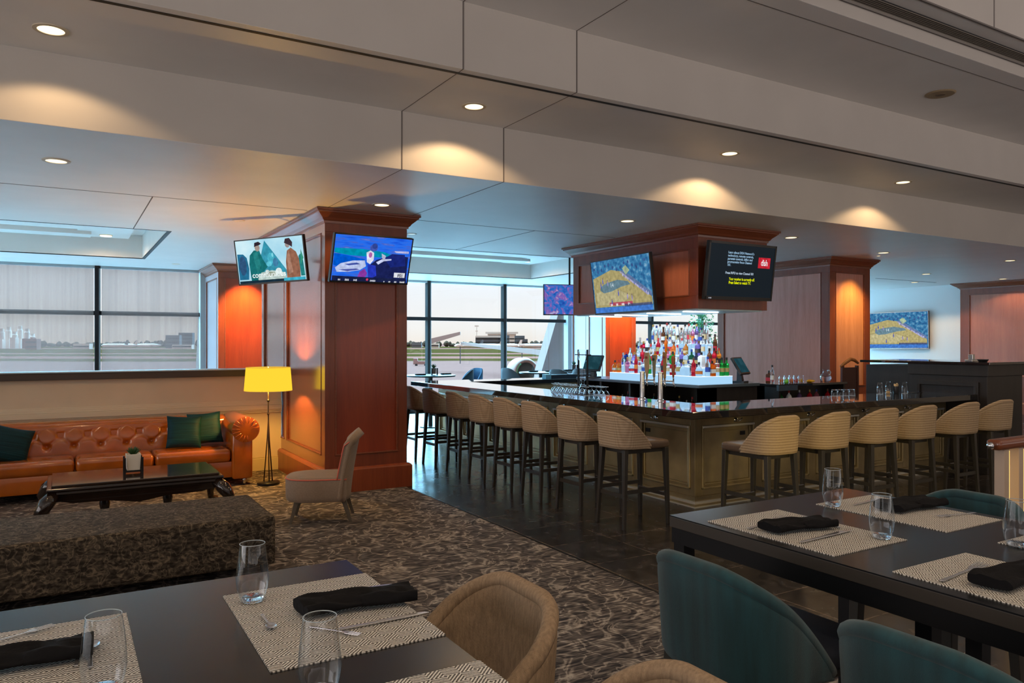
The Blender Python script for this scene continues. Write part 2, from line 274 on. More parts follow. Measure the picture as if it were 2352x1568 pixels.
# ------------------------------------------------------------------ mesh helpers
class MB:
    def __init__(s): s.b = bmesh.new()
    def _new(s, vs, M=None, mi=0):
        faces = set()
        for v in vs:
            if M is not None: v.co = M @ v.co
            faces.update(v.link_faces)
        for f in faces: f.material_index = mi
        return vs
    def box(s, x0, x1, y0, y1, z0, z1, M=None, mi=0):
        r = bmesh.ops.create_cube(s.b, size=1)['verts']
        for v in r: v.co = Vector(((x0+x1)/2+v.co.x*(x1-x0), (y0+y1)/2+v.co.y*(y1-y0), (z0+z1)/2+v.co.z*(z1-z0)))
        s._new(r, M, mi); return s
    def rbox(s, x0, x1, y0, y1, z0, z1, r=.02, seg=3, M=None, mi=0):
        vs = bmesh.ops.create_cube(s.b, size=1)['verts']
        for v in vs: v.co = Vector(((x0+x1)/2+v.co.x*(x1-x0), (y0+y1)/2+v.co.y*(y1-y0), (z0+z1)/2+v.co.z*(z1-z0)))
        es = {e for v in vs for e in v.link_edges}
        o = bmesh.ops.bevel(s.b, geom=list(es), offset=r, segments=seg, profile=.5, affect='EDGES')
        allv = {v for f in o['faces'] for v in f.verts}
        s._new(list(allv), M, mi)
        return s
    def lathe(s, prof, c=(0, 0, 0), seg=24, M=None, mi=0, a0=0, a1=2*PI):
        full = abs(a1-a0-2*PI) < 1e-4; n = seg if full else seg+1; rings = []; new = []
        for r, z in prof:
            if r < 1e-6: ring = [s.b.verts.new((c[0], c[1], c[2]+z))]
            else: ring = [s.b.verts.new((c[0]+r*math.cos(a0+(a1-a0)*k/seg), c[1]+r*math.sin(a0+(a1-a0)*k/seg), c[2]+z)) for k in range(n)]
            rings.append(ring); new += ring
        for A, B in zip(rings, rings[1:]):
            for k in range(seg):
                k2 = (k+1) % n
                a, b_, c_, d = A[k % len(A)], A[k2 % len(A)], B[k2 % len(B)], B[k % len(B)]
                u = []
                for v in (a, b_, c_, d):
                    if v not in u: u.append(v)
                if len(u) > 2:
                    try: f = s.b.faces.new(u); f.material_index = mi
                    except ValueError: pass
        if M is not None:
            for v in new: v.co = M @ v.co
        return s
    def cyl(s, x, y, z0, z1, r, r2=None, seg=20, M=None, mi=0):
        r2 = r if r2 is None else r2
        return s.lathe([(0, z0), (r, z0), (r2, z1), (0, z1)], (x, y, 0), seg, M, mi)
    def tube(s, pts, r, seg=8, mi=0, closed=False):
        pts = [Vector(p) for p in pts]; rings = []; n = len(pts)
        rs = r if isinstance(r, (list, tuple)) else [r]*n
        up = None
        for i, p in enumerate(pts):
            t = (pts[(i+1) % n]-pts[i-1]) if closed else (pts[min(i+1, n-1)]-pts[max(i-1, 0)])
            t.normalize()
            if up is None: up = Vector((0, 0, 1)) if abs(t.z) < .9 else Vector((1, 0, 0))
            u = (up - t*up.dot(t)).normalized(); w = t.cross(u); up = u
            rings.append([s.b.verts.new(p+(u*math.cos(2*PI*k/seg)+w*math.sin(2*PI*k/seg))*rs[i]) for k in range(seg)])
        m = n if closed else n-1
        for i in range(m):
            A, B = rings[i], rings[(i+1) % n]
            for k in range(seg):
                f = s.b.faces.new((A[k], A[(k+1) % seg], B[(k+1) % seg], B[k])); f.material_index = mi
        if not closed:
            for R_, rev in ((rings[0], True), (rings[-1], False)):
                f = s.b.faces.new(R_[::-1] if rev else R_); f.material_index = mi
        return s
    def bar(s, a, b, w0, w1=None, mi=0, wy=1.0):
        """square tapered bar from a to b, widths w0, w1"""
        a, b = Vector(a), Vector(b); w1 = w0 if w1 is None else w1
        A = [s.b.verts.new(a+Vector((sx*w0/2, sy*w0*wy/2, 0))) for sx, sy in ((-1, -1), (1, -1), (1, 1), (-1, 1))]
        B = [s.b.verts.new(b+Vector((sx*w1/2, sy*w1*wy/2, 0))) for sx, sy in ((-1, -1), (1, -1), (1, 1), (-1, 1))]
        fs = [A[::-1], B] if b.z > a.z else [A, B[::-1]]
        for k in range(4): fs.append([A[k], A[(k+1) % 4], B[(k+1) % 4], B[k]] if b.z > a.z else [B[k], B[(k+1) % 4], A[(k+1) % 4], A[k]])
        for f in fs: s.b.faces.new(f).material_index = mi
        return s
    def poly(s, pts, mi=0):
        f = s.b.faces.new([s.b.verts.new(p) for p in pts]); f.material_index = mi; return s
    def prism(s, pts, h, axis=2, base=0, mi=0):
        """extrude a polygon given in the two other axes along axis from base to base+h"""
        def P(u, v, w):
            return {0: (w, u, v), 1: (u, w, v), 2: (u, v, w)}[axis]
        A = [s.b.verts.new(P(u, v, base)) for u, v in pts]; B = [s.b.verts.new(P(u, v, base+h)) for u, v in pts]; n = len(pts)
        fs = [s.b.faces.new(A[::-1]), s.b.faces.new(B)]
        for k in range(n): fs.append(s.b.faces.new((A[k], A[(k+1) % n], B[(k+1) % n], B[k])))
        for f in fs: f.material_index = mi
        bmesh.ops.recalc_face_normals(s.b, faces=fs)
        return s
    def sweep_rect(s, x0, x1, y0, y1, prof, mi=0):
        """profile (out, z) swept round a rectangle, closed to a solid ring"""
        rings = [[s.b.verts.new((x, y, z)) for x, y in ((x0-o, y0-o), (x1+o, y0-o), (x1+o, y1+o), (x0-o, y1+o))] for o, z in prof]
        fs = []
        n = len(rings)
        for i in range(n):
            A, B = rings[i], rings[(i+1) % n]
            for k in range(4): fs.append(s.b.faces.new((A[k], A[(k+1) % 4], B[(k+1) % 4], B[k])))
        for f in fs: f.material_index = mi
        bmesh.ops.recalc_face_normals(s.b, faces=fs)
        return s
    def grid(s, fn, nu, nv, mi=0, closeu=False):
        V = [[s.b.verts.new(fn(i/(nu-(0 if closeu else 1)), j/(nv-1))) for j in range(nv)] for i in range(nu)]
        for i in range(nu if closeu else nu-1):
            for j in range(nv-1):
                f = s.b.faces.new((V[i][j], V[(i+1) % nu][j], V[(i+1) % nu][j+1], V[i][j+1])); f.material_index = mi
        return V
    def done(s, name, mats, parent=None, smooth=False, bevel=0, sub=0, solid=0, label=None):
        me = bpy.data.meshes.new(name); s.b.to_mesh(me); s.b.free()
        for m in (mats if isinstance(mats, (list, tuple)) else [mats]): me.materials.append(m)
        o = bpy.data.objects.new(name, me); COL.objects.link(o)
        if parent: o.parent = parent
        if smooth:
            for p in me.polygons: p.use_smooth = True
            if smooth == 'auto':
                me.set_sharp_from_angle(angle=math.radians(38))
        if solid:
            m = o.modifiers.new('solid', 'SOLIDIFY'); m.thickness = solid; m.offset = 0
        if bevel:
            m = o.modifiers.new('bevel', 'BEVEL'); m.width = bevel; m.segments = 2; m.limit_method = 'ANGLE'
        if sub:
            m = o.modifiers.new('sub', 'SUBSURF'); m.levels = sub; m.render_levels = sub
        if label: o['label'] = label
        return o
def tag(o, label, cat, group=None):
    o['label'] = label; o['category'] = cat
    if group: o['group'] = group
    return o
def thing(name, label, cat, loc=(0, 0, 0), rz=0, group=None):
    o = bpy.data.objects.new(name, None); COL.objects.link(o); o.empty_display_size = .1
    o.location = loc; o.rotation_euler = (0, 0, rz)
    return tag(o, label, cat, group)
def struct(o): o['kind'] = 'structure'; return o
def dup(root, label, loc=None, rz=None, group=None):
    r = root.copy(); COL.objects.link(r)
    if loc is not None: r.location = loc
    if rz is not None: r.rotation_euler = (0, 0, rz)
    r['label'] = label
    if group: r['group'] = group
    for ch in list(root.children):
        c = ch.copy(); COL.objects.link(c); c.parent = r
        for g in list(ch.children):
            d = g.copy(); COL.objects.link(d); d.parent = c
    return r
ORD = ['first', 'second', 'third', 'fourth', 'fifth', 'sixth', 'seventh', 'eighth', 'ninth', 'tenth', 'eleventh', 'twelfth', 'thirteenth', 'fourteenth', 'fifteenth', 'sixteenth', 'seventeenth', 'eighteenth', 'nineteenth', 'twentieth', 'twenty-first', 'twenty-second', 'twenty-third', 'twenty-fourth']

# ------------------------------------------------------------------ the setting
ZL, ZM, ZH, ZT = 3.30, 3.82, 4.33, 4.98      # ceiling levels, stepping up towards the camera
YF1, YF2, YF3 = 6.33, 5.12, 3.48             # fascia planes
X0, X1, YB, YW = -7.0, 22.0, -5.0, 17.45
struct(MB().box(X0, 3.585, YB, 10.9, -.1, 0).done('floor', CARPET))
struct(MB().box(3.585, X1, YB, 12.9, -.1, 0).done('floor.001', TILE))
struct(MB().box(X0, 3.585, 10.9, YW, -.1, 0).box(3.585, X1, 12.9, YW, -.1, 0).done('floor.002', BOUNCEFLOOR))
struct(MB().box(3.575, 3.59, YB, 8.5, -.01, .004).done('trim_1', BLACKM))

# lower ceiling with two coffered trays
TR = [(-6.5, 1.24, 11.5, 15.5), (4.3, 9.75, 11.35, 15.6)]
cb = MB()
def slab(x0, x1, y0, y1, z): cb.box(x0, x1, y0, y1, z, z+.06)
slab(X0, X1, YF1+.002, 11.35, ZL); slab(X0, X1, 15.6, YW+.1, ZL)
slab(X0, TR[0][0], 11.35, 15.6, ZL); slab(TR[0][1], TR[1][0], 11.35, 15.6, ZL); slab(TR[1][1], X1, 11.35, 15.6, ZL)
slab(TR[0][0], TR[0][1], 11.35, 11.5, ZL); slab(TR[0][0], TR[0][1], 15.5, 15.6, ZL)
for x0, x1, y0, y1 in TR:
    cb.box(x0, x1, y0, y1, ZL+.42, ZL+.46)
    cb.box(x0-.04, x0, y0, y1, ZL+.06, ZL+.46); cb.box(x1, x1+.04, y0, y1, ZL+.06, ZL+.46)
    cb.box(x0, x1, y0-.04, y0, ZL+.06, ZL+.46); cb.box(x0, x1, y1, y1+.04, ZL+.06, ZL+.46)
cb.box(X0, X1, YF2+.002, YF1+.02, ZM, ZM+.06); cb.box(X0, X1, 3.812, YF2+.02, ZH, ZH+.06); cb.box(X0, X1, YF3+.002, 3.86, ZH+.11, ZH+.16); cb.box(X0, X1, YB, YF3+.02, ZT, ZT+.06)
ceil = struct(cb.done('ceiling', CEIL))
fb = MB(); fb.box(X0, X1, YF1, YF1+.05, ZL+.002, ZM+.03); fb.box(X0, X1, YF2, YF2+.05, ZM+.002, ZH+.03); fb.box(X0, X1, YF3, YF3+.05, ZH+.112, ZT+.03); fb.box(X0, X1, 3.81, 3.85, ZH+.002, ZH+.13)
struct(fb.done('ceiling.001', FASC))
sb = MB(); e = .006
sb.box(X0, X1, 5.20, 5.235, ZM-.003, ZM+.01, mi=1)
for x in (-3.2, 2.6, 3.65):
    sb.box(x-e, x+e, YF1-.003, YF1+.01, ZL, ZM); sb.box(x-e, x+e, YF2-.003, YF2+.01, ZM, ZH)
    sb.box(x-e/2, x+e/2, YF2, YF1, ZM-.002, ZM+.01); sb.box(x-e/2, x+e/2, 3.82, YF2, ZH-.002, ZH+.01)
    sb.box(x-e/2, x+e/2, YF1, 8.6, ZL-.002, ZL+.01)
for x in (6.85, 9.8, .9): sb.box(x-e, x+e, YF3-.003, YF3+.01, ZH+.11, ZT)
sb.box(X0, X1, YF3-.004, YF3+.012, ZH+.105, ZH+.118); sb.box(X0, X1, 4.0, 4.008, ZH-.002, ZH+.01); sb.box(X0, X1, 3.80, 3.806, ZH+.105, ZH+.115)
sb.box(X0, 2.45, 8.85-e, 8.85+e, ZL-.002, ZL+.01); sb.box(3.72, 7.0, 8.85-e, 8.85+e, ZL-.002, ZL+.01)
sb.box(.81-e, .81+e, 8.85, 11.5, ZL-.002, ZL+.01); sb.box(3.62, 3.632, 11.9, YW, ZL-.002, ZL+.01); sb.box(5.6, 5.612, 8.85, 11.35, ZL-.002, ZL+.01)
for x0, x1, y0, y1 in TR:
    sb.box(x0, x1, y0-.03, y0, ZL-.003, ZL+.01, mi=1); sb.box(x0, x1, y1, y1+.03, ZL-.003, ZL+.01, mi=1)
    sb.box(x1, x1+.05, y0-.03, y1+.03, ZL-.003, ZL+.01, mi=1)
sb.box(16.8, 19.3, 11.2, 11.24, ZL-.003, ZL+.01, mi=1)
struct(sb.done('trim_2', [SEAM, BLACK]))
for k, (x0, x1, y0, y1) in enumerate(TR):
    tb = MB(); d = x1-x0
    for j, (yy, hh, cut) in enumerate(((y0+.9, .17, 1.05), (y0+1.9, .17, .95), (y0+2.9, .17, .85))):
        tb.box(x0, x1-cut, yy, yy+.42, ZL+.42-hh, ZL+.42)
    tb.box(x1-1.05, x1-.25, y0+.9, y1-.4, ZL+.30, ZL+.42)
    tag(tb.done('ceiling_coffer', CEIL), 'stepped pale beams inside the recessed ceiling tray ' + ('over the lounge sofa' if k == 0 else 'behind the bar canopy'), 'ceiling coffer', 'ceiling coffers')

# linear air grille high on the right
t = thing('linear_air_vent', 'long slotted dark air grille in the upper ceiling step at top right', 'air vent', (0, 3.69, ZH+.10), 0)
MB().box(-6.8, 21.8, -.055, .055, .0, .012).done('backing', BLACK, t)
v = MB()
for k in range(6): v.box(-6.8, 21.8, -.05+k*.02-.0035, -.05+k*.02+.0035, -.006, .002)
v.done('slats', pbr('vent_slat', (.20, .17, .14), .5), t)
# vent cover
t = thing('ceiling_speaker', 'flat oval tan cover plate on the upper ceiling, top right', 'ceiling speaker', (7.815, 4.496, ZH))
MB().lathe([(0, -.012), (.13, -.012), (.145, 0)], seg=32).done('grille', pbr('tan_cover', (.34, .25, .15), .6), t, smooth='auto')
MB().cyl(0, 0, -.016, -.011, .045).done('hub', pbr('tan_hub', (.18, .12, .07), .6), t)

# outer walls
struct(MB().box(X0-.1, X0, YB, -1, 0, 5).box(X0-.1, X0, -1, 9.5, 0, .6).box(X0-.1, X0, -1, 9.5, 3.2, 5).box(X0-.1, X0, 2.4, 2.55, .6, 3.2).box(X0-.1, X0, 5.9, 6.05, .6, 3.2).box(X0-.1, X0, 9.5, 10.9, 0, 5).box(X0-.1, X0, 10.9, 13.0, 0, 5).box(X0-.1, X0, 10.9, YW, 0, .9).box(X0-.1, X0, 10.9, YW, 3.25, 5).box(X0-.1, X0, 13.0, 13.15, .9, 3.25).box(X0-.1, X0, 15.2, 15.35, .9, 3.25).done('wall_left', WALLP))  # dining-side openings are unseen, added to light the stools and carpet
wl_ = struct(MB().box(X0-.06, X0-.02, 10.9, YW, .9, .98).box(X0-.06, X0-.02, 10.9, YW, 2.33, 2.4).done('window_4', ALU))
MB().box(X0-.05, X0-.045, 10.9, YW, .9, 3.25).done('glass', thin_glass('side_glass', (.93, .96, .97), .02, edge=.25), wl_)
bwp = pbr('brown_wall_paint', (.30, .25, .2), .8)
wb_ = MB().box(X0, X1, YB-.1, YB, 0, .7).box(X0, X1, YB-.1, YB, 4.5, 5)  # unseen back windows, added to let in fill light for ceiling and fascias
for x in (-7, -2.3, 2.4, 7.1, 11.8, 16.5, 21.6): wb_.box(x, x+.4, YB-.1, YB, .7, 4.5)
struct(wb_.done('wall_back', bwp))
struct(MB().box(20.45, 20.6, 11.1, YW, 0, ZL).done('wall_right', WHITEW))
struct(MB().box(X1, X1+.1, YB, YW, 0, 5).done('wall_right.001', WALLP))

# half wall behind the sofa
hw = MB(); hw.box(X0, 2.6, 10.7, 10.86, 0, 1.30); struct(hw.done('wall_front', WALLP))
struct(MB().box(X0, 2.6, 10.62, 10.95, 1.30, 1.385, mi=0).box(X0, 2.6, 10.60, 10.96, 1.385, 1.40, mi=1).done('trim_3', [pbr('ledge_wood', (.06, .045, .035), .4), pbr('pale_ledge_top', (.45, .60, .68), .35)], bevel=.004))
cr = MB()
for y, z0, z1 in ((10.655, .835, .90), (10.67, .815, .94), (10.68, .80, .965), (10.665, .90, .915)): cr.box(X0, 2.6, y, 10.7, z0, z1)
cr.box(X0, 2.6, 10.675, 10.7, .79, .80); struct(cr.done('trim_4', pbr('cream_chair_rail', (.70, .60, .44), .45), bevel=.006))
struct(MB().box(X0, 2.6, 10.665, 10.7, 0, .17).box(X0, 2.6, 10.68, 10.7, .17, .19).done('baseboard_front', pbr('cream_baseboard', (.60, .50, .30), .5), bevel=.005))

# ------------------------------------------------------------------ window wall
WG = thin_glass('window_glass', (.93, .96, .97), .02, edge=.25)
def window(n, x0, x1, verticals, z0=.12, z1=3.30, zr=2.35, w=.075, pale=True):
    f = MB()
    for x in verticals:
        f.box(x-w/2, x+w/2, YW-.12, YW+.04, z0, z1)
        if pale: f.box(x+w/2, x+w/2+.03, YW-.10, YW+.02, z0, z1, mi=1)
    f.box(x0, x1, YW-.10, YW+.03, zr-.042, zr+.042); f.box(x0, x1, YW-.1, YW+.03, z0-.12, z0+.04); f.box(x0, x1, YW-.1, YW+.03, z1-.05, z1, mi=1)
    fr = struct(f.done('window_%d' % n, [ALU, ALU_L]))
    MB().box(x0, x1, YW+.03, YW+.04, z0, z1).done('glass', WG, fr)
    return fr
window(1, X0, 2.6, (-6.2, -2.8, .567))
w2 = window(2, 3.62, 12.11, (5.6, 7.846, 10.036))
w3 = window(3, 13.1, 20.45, (13.13, 15.12, 17.16, 19.2))
struct(MB().box(2.50, 2.60, YW-.2, YW, 0, ZL).box(12.0, 12.11, YW-.2, YW, 0, ZL).done('trim_5', ALU_L))
# roller shade on window 1: a see-through mesh
def shade_mat():
    m, N, L = nodes('shade_mesh'); out = N('ShaderNodeOutputMaterial'); tr = N('ShaderNodeBsdfTransparent'); d = N('ShaderNodeBsdfDiffuse')
    d.inputs[0].default_value = (.34, .30, .30, 1); tl = N('ShaderNodeBsdfTranslucent'); tl.inputs[0].default_value = (.17, .085, .07, 1)
    ms = N('ShaderNodeMixShader'); ms.inputs[0].default_value = .5; L(d.outputs[0], ms.inputs[1]); L(tl.outputs[0], ms.inputs[2])
    tc = N('ShaderNodeTexCoord'); mp = N('ShaderNodeMapping'); mp.inputs['Scale'].default_value = (9, 9, .12); nz = N('ShaderNodeTexNoise'); nz.inputs['Scale'].default_value = 1.4; nz.inputs['Detail'].default_value = 5
    L(tc.outputs['Object'], mp.inputs[0]); L(mp.outputs[0], nz.inputs[0])
    mr = N('ShaderNodeMapRange'); mr.inputs['From Min'].default_value = .3; mr.inputs['From Max'].default_value = .7; mr.inputs['To Min'].default_value = .38; mr.inputs['To Max'].default_value = .46; L(nz.outputs[0], mr.inputs[0])
    mx = N('ShaderNodeMixShader'); L(mr.outputs[0], mx.inputs[0]); L(tr.outputs[0], mx.inputs[1]); L(ms.outputs[0], mx.inputs[2]); L(mx.outputs[0], out.inputs[0]); return m
SHM = shade_mat()
for a, b, lab in ((-6.15, -2.85, None), (-2.72, .51, 'grey see-through roller shade drawn down the window left of the dark mullion'), (.65, 2.48, 'grey see-through roller shade drawn down between the mullion and the far cherry column')):
    if lab is None: continue
    t = thing('roller_shade', lab, 'window shade', (a, YW-.14, 0), 0, 'roller shades')
    MB().box(0, b-a, 0, .003, .15, ZL-.05).done('mesh_cloth', SHM, t)
    MB().tube([(0, 0, .15), (b-a, 0, .15)], .015).done('hem_bar', ALU, t)

# ------------------------------------------------------------------ cherry-clad columns
def clad(name, label, cat, x0, x1, y0, y1, faces, z0=0, z1=ZL, crown=True, base=True, stile=.12, mats=(CHERRY_D, CHERRY_P), rails=(.43, .26), splits=None, out=.13, side=None):
    t = thing(name, label, cat, (0, 0, 0))
    i = .022
    MB().box(x0+i, x1-i, y0+i, y1-i, z0, z1-.005).done('core', mats[1], t)
    # stiles and rails
    f = MB(); m = MB()
    zb, zt = z0+rails[0], z1-rails[1]
    def face(ax, pos, sgn, a0, a1):
        def bx(M_, u0, u1, v0, v1, d0, d1, mi=0):
            p0, p1 = sorted((pos+sgn*d0, pos+sgn*d1))
            if ax == 'y': M_.box(u0, u1, p0, p1, v0, v1, mi=mi)
            else: M_.box(p0, p1, u0, u1, v0, v1, mi=mi)
        cuts = [a0] + ([a0+(a1-a0)*s for s in (splits or {}).get(ax+str(sgn), [])]) + [a1]
        bx(f, a0, a1, z0, zb, -.022, 0); bx(f, a0, a1, zt, z1-.005, -.022, 0)
        for k, c in enumerate(cuts):
            lo = c if k == 0 else (c-stile if k == len(cuts)-1 else c-stile/2)
            bx(f, lo, lo+stile, zb, zt, -.022, 0)
        for k in range(len(cuts)-1):
            lo = cuts[k]+(stile if k == 0 else stile/2); hi = cuts[k+1]-(stile if k == len(cuts)-2 else stile/2)
            w = .018
            bx(m, lo, lo+w, zb, zt, -.02, .006); bx(m, hi-w, hi, zb, zt, -.02, .006)
            bx(m, lo, hi, zb, zb+w, -.02, .010); bx(m, lo, hi, zt-w, zt, -.02, .006)
    if 'y-' in faces: face('y', y0, -1, x0, x1)
    if 'y+' in faces: face('y', y1, 1, x0, x1)
    if 'x-' in faces: face('x', x0, -1, y0+.0221, y1-.0221)
    if 'x+' in faces: face('x', x1, 1, y0+.0221, y1-.0221)
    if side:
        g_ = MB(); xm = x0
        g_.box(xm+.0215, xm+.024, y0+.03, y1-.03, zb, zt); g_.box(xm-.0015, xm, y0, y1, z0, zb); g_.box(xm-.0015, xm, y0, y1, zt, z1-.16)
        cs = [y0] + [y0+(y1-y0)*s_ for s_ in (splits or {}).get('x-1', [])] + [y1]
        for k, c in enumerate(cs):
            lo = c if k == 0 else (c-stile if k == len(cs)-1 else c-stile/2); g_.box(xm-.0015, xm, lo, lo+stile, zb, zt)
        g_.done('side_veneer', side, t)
    f.done('frame_panelling', mats[0], t, bevel=.003)
    m.done('panel_molding', CHERRY_H, t, bevel=.004)
    if crown:
        s = out/.13
        prof = [(-.02, z1-.16), (.012, z1-.16), (.016, z1-.135), (.03*s, z1-.125), (.045*s, z1-.10), (.08*s, z1-.07), (.10*s, z1-.05), (.112*s, z1-.045), (.112*s, z1-.03), (.13*s, z1-.025), (.13*s, z1-.003), (-.02, z1-.003)]
        MB().sweep_rect(x0, x1, y0, y1, prof).done('crown_molding', CHERRY_H, t)
    if base:
        MB().sweep_rect(x0, x1, y0, y1, [(-.02, 0), (.05, 0), (.05, .255), (.04, .27), (.02, .285), (-.02, .285)]).done('base_plinth', CHERRY, t)
    return t
clad('wood_column', 'near cherry-panelled column standing beside the lounge with two screens', 'column', 2.6, 3.62, 8.65, 11.9, ('y-', 'x-', 'x+'), splits={'x-1': [.56]}, mats=(CHERRY_D, CHERRY_R), side=CHERRY_G)
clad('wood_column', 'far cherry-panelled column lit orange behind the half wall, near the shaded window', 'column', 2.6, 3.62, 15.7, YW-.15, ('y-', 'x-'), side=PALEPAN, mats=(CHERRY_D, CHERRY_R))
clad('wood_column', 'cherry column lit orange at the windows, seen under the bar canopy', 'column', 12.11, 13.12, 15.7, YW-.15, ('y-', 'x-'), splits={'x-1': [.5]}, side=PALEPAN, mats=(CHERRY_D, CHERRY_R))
clad('wood_column', 'wide cherry-panelled block right of the bottle display with orange lit end', 'column', 11.9, 13.07, 8.85, 11.6, ('y-', 'x-'), base=True, rails=(.95, .26), stile=.16, mats=(CHERRY_D, CHERRY_LIT))
clad('wood_column', 'pink cherry-panelled wall block at the far right edge', 'column', 20.2, 21.4, 4.5, 11.1, ('x-', 'y+'), splits={'x-1': [.33, .66]}, base=True, out=.17, rails=(.9, .30), stile=.2)

# bar canopy
cn = clad('bar_canopy', 'cherry-panelled canopy box hanging from the ceiling above the bottle display', 'canopy', 7.15, 8.46, 7.3, 10.15, ('y-', 'x-'), z0=2.20, z1=ZL, base=False, rails=(.17, .30), stile=.14)
MB().box(7.2, 8.41, 7.35, 10.10, 2.185, 2.2).done('underside_panel', pbr('white_underside', (.62, .80, .86), .3), cn)
for yy in (7.75, 8.5, 9.25, 9.9):
    MB().box(7.33, 7.95, yy-.03, yy+.03, 2.172, 2.186).done('light_strip', emis('strip_%d' % int(yy*100), (.75, .92, 1.0), 5), cn)
lamp('canopy_glow', 'AREA', (7.8, 8.7, 2.165), 38, (.72, .90, 1.0), (0, 0, 0), cn, shape='RECTANGLE', size=1.0, size_y=2.5)

# ------------------------------------------------------------------ downlights
dl_ring = MB().lathe([(.062, 0.004), (.062, -.006), (.085, -.006), (.085, .004)], seg=32)
dl_ring = dl_ring.lathe([(.062, .002), (.05, .0)], seg=32)
dl0 = None
DL = [((-.074, 5.864, ZM), 'large round downlight at the top left corner of the ceiling', 26, .085),
      ((3.09, 5.878, ZM), 'round downlight in the middle step, above the near cherry column', 26, .085),
      ((6.263, 5.916, ZM), 'round downlight in the middle step, second from the right', 26, .085),
      ((9.305, 5.837, ZM), 'round downlight in the middle step, nearest the right edge', 26, .085),
      ((-.057, 7.53, ZL), 'pale round downlight above the coffee table at far left', 15, .085),
      ((3.072, 8.067, ZL), 'round downlight just in front of the near cherry column', 12, .085),
      ((6.166, 7.544, ZL), 'round downlight left of the bar canopy', 18, .085),
      ((9.207, 7.503, ZL), 'round downlight right of the bar canopy', 18, .085),
      ((12.13, 7.963, ZL), 'round downlight in front of the orange-lit block end', 16, .085),
      ((16.719, 9.943, ZL), 'round downlight before the white wall, upper of the pair', 12, .085),
      ((18.746, 11.45, ZL), 'bright round downlight closest to the white wall', 80, .10),
      ((15.339, 7.507, ZL), 'round downlight at the right edge above the bar end', 12, .085),
      ((19.6, 9.758, ZL), 'tiny downlight over the pink panelled wall at far right', 12, .085)]
DLOFF = [((1.904, 10.025, ZL), 'unlit round downlight over the orange sofa'), ((4.259, 10.015, ZL), 'dim round downlight right of the near cherry column'),
         ((1.895, 16.191, ZL), 'faint round downlight by the far window column')]
def downlight(loc, label, power, lens_m, spot=True, r=1.0, ang=128):
    global dl0
    if dl0 is None:
        t = thing('recessed_downlight', label, 'downlight', loc, 0, 'recessed ceiling downlights')
        MB().lathe([(.066, .003), (.066, -.007), (.088, -.005), (.09, .003)], seg=32).done('trim_ring', RINGW, t, smooth='auto')
        MB().lathe([(.066, -.003), (.0, -.0025)], seg=32).done('lens', lens_m, t)
        dl0 = t
    else:
        t = dup(dl0, label, loc)
    t.scale = (1.22, 1.22, 1)
    return t
lampc = 0
for (loc, lab, pw, r) in DL:
    t = downlight(loc, lab, pw, LENS)
    lamp('downlight_beam', 'SPOT', (0, 0, -.02), pw, WARM, (0, 0, 0), t, spot_size=math.radians(128), spot_blend=.3, shadow_soft_size=.04)
d1 = None
for (loc, lab) in DLOFF:
    if d1 is None:
        d1 = thing('recessed_downlight', lab, 'downlight', loc, 0, 'recessed ceiling downlights')
        MB().lathe([(.06, .003), (.06, -.006), (.078, -.004), (.08, .003)], seg=32).done('trim_ring', RINGW, d1, smooth='auto')
        MB().lathe([(.06, -.003), (.0, -.0025)], seg=32).done('lens', pbr('dim_lens', (.7, .66, .6), .2, emit=(1, .85, .6), es=.25), d1)
    else: dup(d1, lab, loc)
# wall-wash and tray lights
for (x, y, z, e_, lab) in ((.62, 14.75, ZL+.40, 20, 'warm light in the ceiling tray over the lounge'), (9.0, 14.6, ZL+.40, 26, 'warm light in the ceiling tray behind the bar canopy')):
    t = thing('tray_light', lab, 'ceiling light', (x, y, z), 0, 'tray lights')
    MB().lathe([(0, -.11), (.10, -.11), (.11, -.09), (.11, 0), (0, 0)], seg=28).done('housing', CANW, t, smooth='auto')
    MB().cyl(0, 0, -.125, -.111, .09).done('lens', LENSW, t)
    lamp('tray_beam', 'SPOT', (0, 0, -.14), e_, WARM, (0, 0, 0), t, spot_size=math.radians(170), spot_blend=.3, shadow_soft_size=.05)
# warm washers on the far columns and the block end
for (x, y, tx, ty, e_, lab) in ((3.1, 15.15, 3.1, 15.7, 900, 'small washer light above the far column face'), (12.6, 15.1, 12.6, 15.7, 900, 'small washer light above the window-side column'), (12.5, 8.3, 12.5, 8.85, 200, 'small washer light above the orange-lit block end')):
    t = thing('wall_washer', lab, 'downlight', (x, y, ZL), 0, 'wall washers')
    MB().lathe([(.03, .003), (.03, -.005), (.045, -.005), (.045, .003)], seg=20).done('trim_ring', RINGW, t)
    MB().lathe([(.03, -.003), (0, -.0025)], seg=20).done('lens', LENS, t)
    lamp('washer_beam', 'SPOT', (0, 0, -.02), e_, (1, .50, .14) if y > 10 else (1, .62, .07), (math.radians(22), 0, 0), t, spot_size=math.radians(75), spot_blend=.8, shadow_soft_size=.05)

